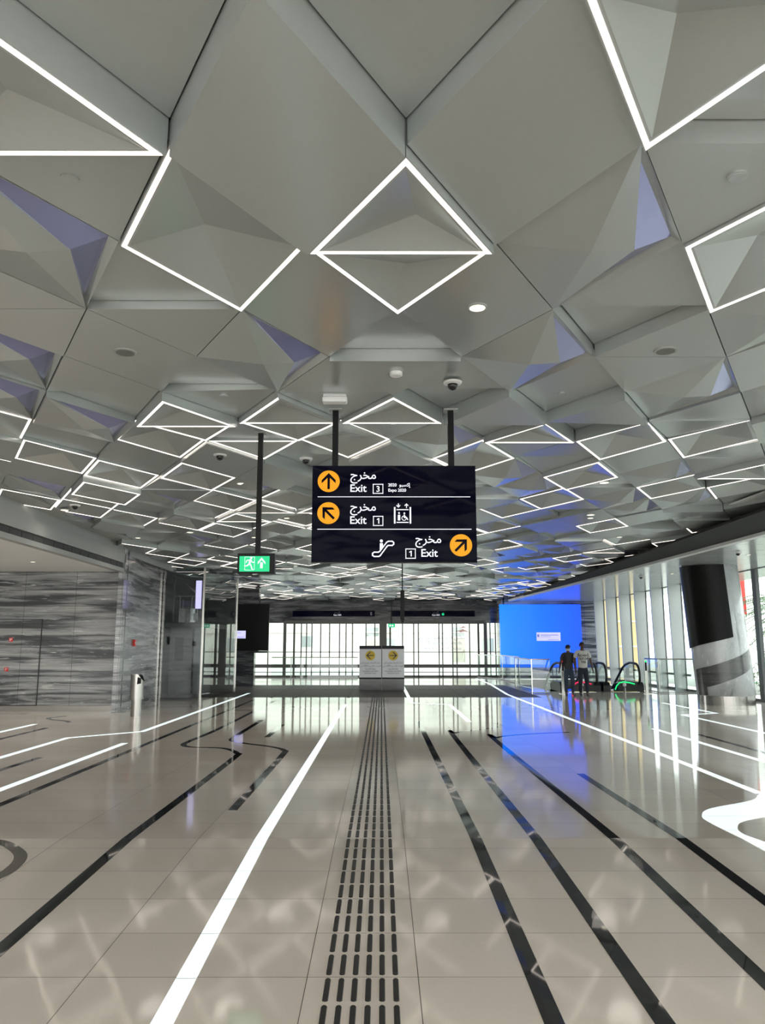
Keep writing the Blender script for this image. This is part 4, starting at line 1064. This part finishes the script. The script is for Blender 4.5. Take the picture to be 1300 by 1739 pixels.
# ------------------------------------------------------------------ glass railings
def railing(name, pts, lab, h=1.2, posts=True):
    c0 = pts[0]
    t = empty(name, (c0[0], c0[1], 0)); tag(t, lab, 'railing')
    for (a, b) in zip(pts, pts[1:]):
        m = MB(); m.bar((a[0] - c0[0], a[1] - c0[1], h / 2), (b[0] - c0[0], b[1] - c0[1], h / 2), 0.014, h - 0.04); m.build('glass_panel', 'glass', t)
    m = MB(); m.tube([(x - c0[0], y - c0[1], h) for x, y in pts], 0.022); m.build('top_rail', 'steel', t)
    m = MB()
    for a, b in zip(pts, pts[1:]): m.bar((a[0] - c0[0], a[1] - c0[1], .03), (b[0] - c0[0], b[1] - c0[1], .03), 0.03, .04)
    m.build('base_channel', 'fascia', t)
    if posts:
        for x, y in pts[1:-1]:
            one('box', x - c0[0] - .015, x - c0[0] + .015, y - c0[1] - .015, y - c0[1] + .015, 0, h).build('post', 'steel', t)
railing('glass_railing', [(5.2, 43.5), (6.1, 40.5), (6.1, 35.5), (5.35, 32), (5.35, 28.6), (6.0, 28.6)], 'glass railing beside the left end of the escalators')
railing('glass_railing', [(10.05, 30.6), (10.0, 29.0), (11.4, 29.0)], 'glass railing between the right escalator and the window wall')
m_x0, m_x1 = FX(456), FX(484)
railing('glass_railing', [(-5.6, 41.0), (-4.6, 41.0), (-1.2, 41.0)], 'far glass railing left of the notice totems', h=1.1)
# ------------------------------------------------------------------ escalators
def escalator(X_, lab, glow):
    t = empty('escalator', (X_, 30.2, 0)); tag(t, lab, 'escalator', 'escalators going down from the hall')
    for s_ in (-0.62, 0.62):
        P = [(s_, 0.9, 0.15), (s_, -0.05, 0.15), (s_, -0.28, 0.35), (s_, -0.33, 0.62), (s_, -0.22, 0.9), (s_, 0.05, 1.03), (s_, 1.1, 1.03), (s_, 2.0, 0.75), (s_, 8.5, -3.1)]
        sm = []
        for i in range(len(P) - 1):
            sm.append(P[i])
        sm.append(P[-1])
        hm = MB()
        Ps = [Vector(p) for p in P[1:]]
        out = [Ps[0]]
        for i in range(1, len(Ps) - 1):
            a = Ps[i].lerp(Ps[i - 1], .25); b = Ps[i].lerp(Ps[i + 1], .25); out += [a, b]
        out.append(Ps[-1])
        hm.tube(out, 0.045, 10); hm.build('handrail', 'rubber', t, smooth=True)
        gm = MB()
        poly = [(y_, z_) for _, y_, z_ in P[1:]] + [(8.5, -3.9), (1.6, 0.1), (0.0, 0.1)]
        n = len(poly)
        gm.add([(s_ - .006, y_, z_) for y_, z_ in poly] + [(s_ + .006, y_, z_) for y_, z_ in poly], [list(range(n)), list(range(2 * n - 1, n - 1, -1))] + [[i, (i + 1) % n, n + (i + 1) % n, n + i] for i in range(n)])
        gm.build('glass_panel', 'glass', t)
        sk = MB()
        poly = [(-0.34, 0.0), (-0.34, 0.22), (-0.2, 0.34), (0.9, 0.34), (1.8, 0.12), (8.5, -3.6), (8.5, -4.2), (1.6, -0.4), (1.5, 0.0)]
        n = len(poly)
        sk.add([(s_ - .13, y_, z_) for y_, z_ in poly] + [(s_ + .13, y_, z_) for y_, z_ in poly], [list(range(n)), list(range(2 * n - 1, n - 1, -1))] + [[i, (i + 1) % n, n + (i + 1) % n, n + i] for i in range(n)])
        sk.build('skirt', 'rubber', t)
    st = MB(); st.box(-.5, .5, -.6, 1.2, -0.04, 0.012)
    for k in range(20):
        y0 = 1.2 + k * .36; z0 = -k * .21
        st.box(-.5, .5, y0, y0 + .38, z0 - .22, z0)
    st.build('steps', 'steel', t)
    one('box', -.2, .5, -.34, .3, 0.0, .30).build('comb_housing', 'rubber', t)
    g = MB(); g.tube([(-.34, -.4, .08), (-.28, -.4, .22), (-.16, -.38, .33), (0.0, -.36, .36), (.22, -.36, .33), (.40, -.36, .28)], 0.022, 8); g.build('direction_light', glow, t)
    one('box', -.49, .49, -.35, -.25, .0, .02).build('comb_plate', 'yellow', t)
    return t
escalator(7.38, 'left escalator with a red direction light behind the two people', 'red_glow')
escalator(8.98, 'right escalator with a green direction light near the window wall', 'green_glow')
t = empty('escalator', (5.95, 30.2, 0)); C.objects.unlink(t); bpy.data.objects.remove(t)
def gatepost(X_, Y_, lab, glow):
    t = empty('gate_post', (X_, Y_, 0)); tag(t, lab, 'post')
    one('box', -.05, .05, -.04, .04, 0.02, 1.18).build('post_body', 'steel', t); one('box', -.14, .14, -.1, .1, 0, .02).build('foot_plate', 'steel', t)
    one('box', -.03, .03, -.055, -.04, .8, 1.12).build('reader_panel', 'black', t); one('box', -.03, .03, -.06, -.04, 1.1, 1.16).build('indicator', glow, t)
gatepost(lateral(954, 28.6), 28.6, 'slim steel post with a red light, left of the two people', 'red_glow')
gatepost(lateral(1094, 28.6), 28.6, 'slim steel post with a green light by the right railing', 'green_glow')
for X_, lab in ((lateral(985, 28.9), 'short white-topped bollard between the two people'), (lateral(1057, 28.9), 'short white-topped bollard before the right escalator')):
    t = empty('bollard', (X_, 28.9, 0)); tag(t, lab, 'bollard')
    m = MB(); m.lathe([(.05, 0), (.035, .02), (.035, .24)], seg=16); m.build('stem', 'mirror_steel', t, smooth=True)
    m = MB(); m.lathe([(.02, .24), (.055, .26), (.065, .30), (.05, .35), (.01, .37)], seg=16); m.build('cap', 'white_plastic', t, smooth=True)

# ------------------------------------------------------------------ people
def skin_mesh(name, verts, edges, radii, mat, parent, subdiv=2, root=0):
    me = bpy.data.meshes.new(name); me.from_pydata(verts, edges, [])
    o = bpy.data.objects.new(name, me); C.objects.link(o)
    sk = o.modifiers.new('skin', 'SKIN'); sk.use_smooth_shade = True
    lay = me.skin_vertices[0].data if me.skin_vertices else None
    if lay is None:
        bm = bmesh.new(); bm.from_mesh(me); bm.verts.layers.skin.verify(); bm.to_mesh(me); bm.free(); lay = me.skin_vertices[0].data
    for i, r in enumerate(radii):
        lay[i].radius = r if isinstance(r, tuple) else (r, r); lay[i].use_root = (i == root)
    sb = o.modifiers.new('sub', 'SUBSURF'); sb.levels = subdiv; sb.render_levels = subdiv
    dg = bpy.context.evaluated_depsgraph_get(); dg.update()
    new = bpy.data.meshes.new_from_object(o.evaluated_get(dg))
    new.name = name
    o.modifiers.clear(); o.data = new; new.materials.clear(); new.materials.append(MT[mat])
    for p in new.polygons: p.use_smooth = True
    o.parent = parent
    return o
def person(loc, label, h, top, trousers, arms, legs, kind):
    """local frame: figure faces -Y; arms / legs give joint positions"""
    t = empty('person', loc); tag(t, label, 'person')
    V_, E_, R_ = [], [], []
    def add(p, r, par=None):
        V_.append(p); R_.append(r)
        if par is not None: E_.append((par, len(V_) - 1))
        return len(V_) - 1
    s = h / 1.75
    def q(*p): return tuple(v * s for v in p)
    pel = add(q(0, 0, .95), (.10 * s, .07 * s)); wa = add(q(0, 0, 1.10), (.125 * s, .085 * s), pel); ch = add(q(0, 0, 1.30), (.155 * s, .10 * s), wa)
    sh = add(q(0, .01, 1.42), (.12 * s, .075 * s), ch); nk = add(q(0, 0, 1.50), .055 * s, sh); jaw = add(q(0, -.015, 1.565), (.062 * s, .07 * s), nk); hd = add(q(0, -.0, 1.65), (.075 * s, .09 * s), jaw); tp = add(q(0, .01, 1.72), (.05 * s, .06 * s), hd)
    nose = add(q(0, -.105, 1.62), .012 * s, hd)
    for sd, (el, wr) in zip((-1, 1), arms):
        a = add(q(sd * .19, .01, 1.41), .055 * s, sh); e = add(q(*el), .040 * s, a); w2 = add(q(*wr), .027 * s, e)
        d = Vector(wr) - Vector(el); d.normalize(); pm = Vector(wr) + d * .06
        pmv = add(q(*pm), (.036 * s, .02 * s), w2)
        for k in range(4):
            off = Vector((0, (k - 1.5) * .02, 0)); L1 = [.045, .05, .047, .038][k]
            f1 = add(q(*(pm + off + d * .045)), .010 * s, pmv); f2 = add(q(*(pm + off * 1.05 + d * (.045 + L1) + Vector((-sd * .012, 0, 0)))), .008 * s, f1)
        th = add(q(*(pm + Vector((-sd * .01, -.04, 0)) + d * .01)), .010 * s, pmv); add(q(*(pm + Vector((-sd * .015, -.05, 0)) + d * .045)), .008 * s, th)
    for sd, (kn, an) in zip((-1, 1), legs):
        hp = add(q(sd * .085, 0, .84), .062 * s, pel); k_ = add(q(*kn), .05 * s, hp); an_ = add(q(*an), .04 * s, k_)
        he = add(q(an[0], an[1] - .02, an[2] - .05), .035 * s, an_); add(q(an[0] + sd * .01, an[1] - .14, an[2] - .06), .03 * s, he)
    skin_mesh('body', V_, E_, R_, 'skin', t)
    # shirt
    V_, E_, R_ = [], [], []
    b0 = add(q(0, 0, .84), (.18 * s, .135 * s)); b1 = add(q(0, 0, 1.08), (.17 * s, .125 * s), b0); b2 = add(q(0, 0, 1.29), (.185 * s, .13 * s), b1); b3 = add(q(0, .01, 1.425), (.13 * s, .09 * s), b2)
    for sd, (el, wr) in zip((-1, 1), arms):
        a = add(q(sd * .185, .01, 1.42), .075 * s, b3); m_ = Vector((sd * .19, .01, 1.41)).lerp(Vector(el), .72); add(q(*m_), .068 * s, a)
    shirt = skin_mesh('shirt', V_, E_, R_, top, t)
    V_, E_, R_ = [], [], []
    p0 = add(q(0, 0, 1.0), (.15 * s, .11 * s)); p1 = add(q(0, 0, .90), (.155 * s, .115 * s), p0)
    for sd, (kn, an) in zip((-1, 1), legs):
        hp = add(q(sd * .095, 0, .76), .092 * s, p1); k_ = add(q(*kn), .078 * s, hp); add(q(an[0], an[1], an[2] + .0), .062 * s, k_)
    skin_mesh('trousers', V_, E_, R_, trousers, t)
    for sd, (kn, an) in zip((-1, 1), legs):
        V_, E_, R_ = [], [], []
        a = add(q(an[0], an[1] + .03, an[2] - .045), .05 * s); b = add(q(an[0], an[1] - .07, an[2] - .055), .052 * s, a); add(q(an[0] + sd * .015, an[1] - .19, an[2] - .07), .038 * s, b)
        skin_mesh('shoe', V_, E_, R_, 'shoe', t, 1)
    def dome_(nm, mat, z0, r, zs, cy=0.008, front=None):
        m = MB(); prof = []
        for k in range(7): a = PI / 2 * k / 6; prof.append((r * math.cos(a) * s + .001, (z0 + zs * math.sin(a)) * s))
        m.lathe(prof, 0, cy * s, 20)
        for i, v in enumerate(m.v): m.v[i] = (v[0] * .90, v[1] * 1.06, v[2] + (-(v[1]) * .55 if v[2] < (z0 + zs * .6) * s else 0))
        o = m.build(nm, mat, t, smooth=True); return o
    if kind == 'cap':
        dome_('hair', 'hair', 1.645, .088, .08, .018)
        o = dome_('cap', 'cap', 1.685, .096, .078)
        m = MB(); m.add([q(-.075, -.07, 1.69), q(.075, -.07, 1.69), q(.06, -.17, 1.675), q(0, -.19, 1.675), q(-.06, -.17, 1.675)] + [q(-.075, -.07, 1.70), q(.075, -.07, 1.70), q(.06, -.17, 1.684), q(0, -.19, 1.684), q(-.06, -.17, 1.684)], [(0, 1, 2, 3, 4), (5, 9, 8, 7, 6), (0, 4, 9, 5), (4, 3, 8, 9), (3, 2, 7, 8), (2, 1, 6, 7)]); m.build('cap_brim', 'cap', o)
        m = MB(); pts_ = []
        for k in range(9):
            a = PI + PI * k / 8; pts_.append((.082 * math.cos(a), -.005 + .105 * math.sin(a)))
        vs = [q(x, y_, 1.545) for x, y_ in pts_] + [q(x * 1.03, y_ * 1.08, 1.585) for x, y_ in pts_] + [q(x, y_, 1.625) for x, y_ in pts_]
        m.add(vs, [(r_ * 9 + k, r_ * 9 + k + 1, (r_ + 1) * 9 + k + 1, (r_ + 1) * 9 + k) for r_ in range(2) for k in range(8)]); m.build('face_mask', 'mask', t, smooth=True)
        for sd in (-1, 1):
            m = MB(); m.tube([q(sd * .12, -.12, 1.12), q(sd * .13, -.13, 1.25), q(sd * .12, -.10, 1.40), q(sd * .115, .0, 1.475), q(sd * .12, .1, 1.42)], .022 * s); m.build('backpack_strap', 'sleeve', t, smooth=True)
        m = MB(); m.box(-.16 * s, .16 * s, .12 * s, .26 * s, 1.0 * s, 1.45 * s); o = m.build('backpack', 'sleeve', t); bv = o.modifiers.new('round', 'BEVEL'); bv.width = .05; bv.segments = 3
    else:
        dome_('hair', 'hair', 1.665, .094, .088, .015)
        m = MB()
        for sd in (-1, 1): m.lathe([(.004, 1.60 * s), (.014, 1.615 * s), (.017, 1.635 * s), (.005, 1.655 * s)], sd * .078 * s, .01, 10)
        m.build('ears', 'skin', t, smooth=True)
        # printed slogan across the chest
        for k, tx in enumerate(('NO WAY', 'OUT OF', 'THIS')):
            lettering(tx, .098, (-.01, -.150 * s, (1.28 - k * .105) * s), 'hair', shirt, 'CENTER', name='slogan', sx=.82, bold=.003)
    # eyes
    m = MB()
    for sd in (-1, 1): m.lathe([(.004, 1.638 * s), (.010, 1.643 * s), (.004, 1.648 * s)], sd * .030 * s, -.080 * s, 8)
    m.build('eyes', 'hair', t)
    m = MB(); m.tube([q(-.028, -.09, 1.575), q(0, -.094, 1.572), q(.028, -.09, 1.575)], .006 * s, 6); m.build('mouth', 'hair', t)
    return t
person((lateral(964, 27.5), 27.5, 0), 'person in cap and mask, grey t-shirt and blue jeans', 1.70, 'tee_grey', 'jeans',
       (((-.27, .03, 1.14), (-.34, -.06, .90)), ((.26, .05, 1.14), (.25, .02, .88))), (((-.12, -.06, .50), (-.13, -.05, .11)), ((.12, -.08, .50), (.13, .02, .11))), 'cap')
person((lateral(988, 27.2), 27.2, 0), 'bareheaded person in white slogan t-shirt and dark jeans', 1.80, 'tee_white', 'jeans_dark',
       (((-.27, .05, 1.14), (-.24, .0, .89)), ((.28, .02, 1.14), (.31, -.05, .88))), (((-.10, -.03, .50), (-.09, .06, .11)), ((.10, -.09, .50), (.09, -.12, .11))), 'bare')

# ------------------------------------------------------------------ outside
m = MB(); m.add([(-60, 44.4, -.06), (60, 44.4, -.06), (60, 140, -.06), (-60, 140, -.06)], [(0, 1, 2, 3)]); m.add([(11.6, -20, -.07), (60, -20, -.07), (60, 44.4, -.07), (11.6, 44.4, -.07)], [(0, 1, 2, 3)])
struct(m, 'exterior_ground', 'gravel')
t = empty('building', (0, 75, 0)); tag(t, 'pale building seen through the entrance doors', 'building')
m = MB(); m.box(-22, 16, 0, 8, 0, 9); m.box(-22, 16, -.15, 0, 2.9, 3.0); m.box(-22, 16, -.3, 0, 7.2, 7.4); m.build('facade', 'out_white', t)
for px, z0, z1, mt in ((403, 2.1, 2.9, 'out_win'), (403, 1.0, 1.9, 'out_win'), (633, 2.6, 3.4, 'out_win'), (634, .6, 2.2, 'out_shade'), (661, 1.6, 2.4, 'out_win'), (779, 2.6, 3.4, 'out_win'), (780, .2, 2.4, 'out_shade'), (522, 1.6, 2.6, 'out_win'), (829, 1.2, 2.4, 'out_win')):
    X_ = lateral(px, 75); one('box', X_ - .55, X_ + .55, -.05, 0.05, z0, z1).build('window', mt, t)
t = empty('building', (18.7, 58, 0)); tag(t, 'sand coloured building outside behind the right window fins', 'building')
m = MB(); m.box(-1.6, 0.0, 0, 10, 0, 12); m.build('facade', 'out_sand', t)
m = MB()
for k in range(5): m.box(-1.6, 0.0, -.08, 0, 1.8 * k + 1.6, 1.8 * k + 1.7)
m.build('cornice', 'stone_out', t)
def palm(loc, lab, hgt, seed):
    rr = random.Random(seed)
    t = empty('palm_tree', loc); tag(t, lab, 'palm tree', 'palm trees outside the right windows')
    m = MB(); m.lathe([(.28, 0), (.22, .6), (.18, hgt * .6), (.2, hgt)], seg=14); m.build('trunk', 'bark', t, smooth=True)
    m = MB()
    for k in range(26):
        a = rr.uniform(0, 2 * PI); el = rr.uniform(-.1, 1.1); L = rr.uniform(2.2, 3.0)
        P = []
        for j in range(9):
            f = j / 8; r_ = L * f; z = hgt + math.sin(el) * r_ - 1.1 * f * f * L * .6
            P.append(Vector((math.cos(a) * r_ * math.cos(el * .6), math.sin(a) * r_ * math.cos(el * .6), z)))
        m.tube(P, .015, 4)
        sd = Vector((-math.sin(a), math.cos(a), 0))
        for j in range(1, 9):
            for f in (0.0, .33, .66):
                p = P[j - 1].lerp(P[j], f); d = (P[j] - P[j - 1]).normalized(); ll = .42 * (1 - abs(j / 8 - .45))
                for s_ in (-1, 1):
                    e = p + sd * s_ * ll + d * ll * .55 + Vector((0, 0, -.12)); n_ = d * .022
                    m.add([p - n_, p + n_, e], [(0, 1, 2)])
    m.build('fronds', 'leaf', t)
palm((14.6, 26.5, 0), 'palm tree nearest the right edge of the window wall', 2.6, 1)
palm((16.5, 31.5, 0), 'palm tree behind the dark window post beside the column', 2.9, 2)
palm((19.0, 36.5, 0), 'farther palm tree outside beyond the column', 3.2, 3)
def shrub(loc, lab, seed, r=0.9):
    rr = random.Random(seed); t = empty('shrub', loc); tag(t, lab, 'shrub', 'pale shrubs outside the right windows')
    m = MB()
    for k in range(700):
        a = rr.uniform(0, 2 * PI); z = rr.uniform(.05, 1.5); q_ = r * (1 - abs(z - .6) / 1.3) * math.sqrt(rr.random())
        p = Vector((math.cos(a) * q_, math.sin(a) * q_, z)); d = Vector((rr.uniform(-1, 1), rr.uniform(-1, 1), rr.uniform(-.5, 1))).normalized() * .09; s_ = d.cross(Vector((0, 0, 1))).normalized() * .03
        m.add([p - d, p + s_, p + d, p - s_], [(0, 1, 2, 3)])
    m.build('leaves', 'blossom', t)
    m = MB()
    for k in range(7): a = 2 * PI * k / 7; m.tube([(0, 0, 0), (math.cos(a) * .3, math.sin(a) * .3, .9)], .02, 5)
    m.build('branches', 'bark', t)
shrub((13.4, 25.3, 0), 'pale bushy shrub at the foot of the nearest palm', 5, 1.1)
shrub((14.0, 28.6, 0), 'pale bushy shrub outside behind the column', 6, 1.1)
shrub((16.3, 27.6, 0), 'pale bushy shrub standing farther outside the window', 7, 1.3)
t = empty('banner', (15.2, 34.0, 0)); tag(t, 'red banner on a pole outside beside the column', 'banner')
one('tube', [(0, 0, 0), (0, 0, 6)], .05).build('pole', 'steel', t); one('box', .05, .45, -.02, .02, 3.0, 5.6).build('cloth', 'red', t)

# ------------------------------------------------------------------ lettering becomes plain meshes
dg = bpy.context.evaluated_depsgraph_get(); dg.update()
for o in [x for x in C.objects if x.type == 'FONT']:
    me = bpy.data.meshes.new_from_object(o.evaluated_get(dg)); me.name = o.name
    nm = o.name; par = o.parent; mw = (o.location.copy(), o.rotation_euler.copy(), o.scale.copy())
    kids = [c_ for c_ in C.objects if c_.parent == o]
    bpy.data.objects.remove(o)
    n = bpy.data.objects.new(nm, me); C.objects.link(n); n.parent = par
    n.location, n.rotation_euler, n.scale = mw
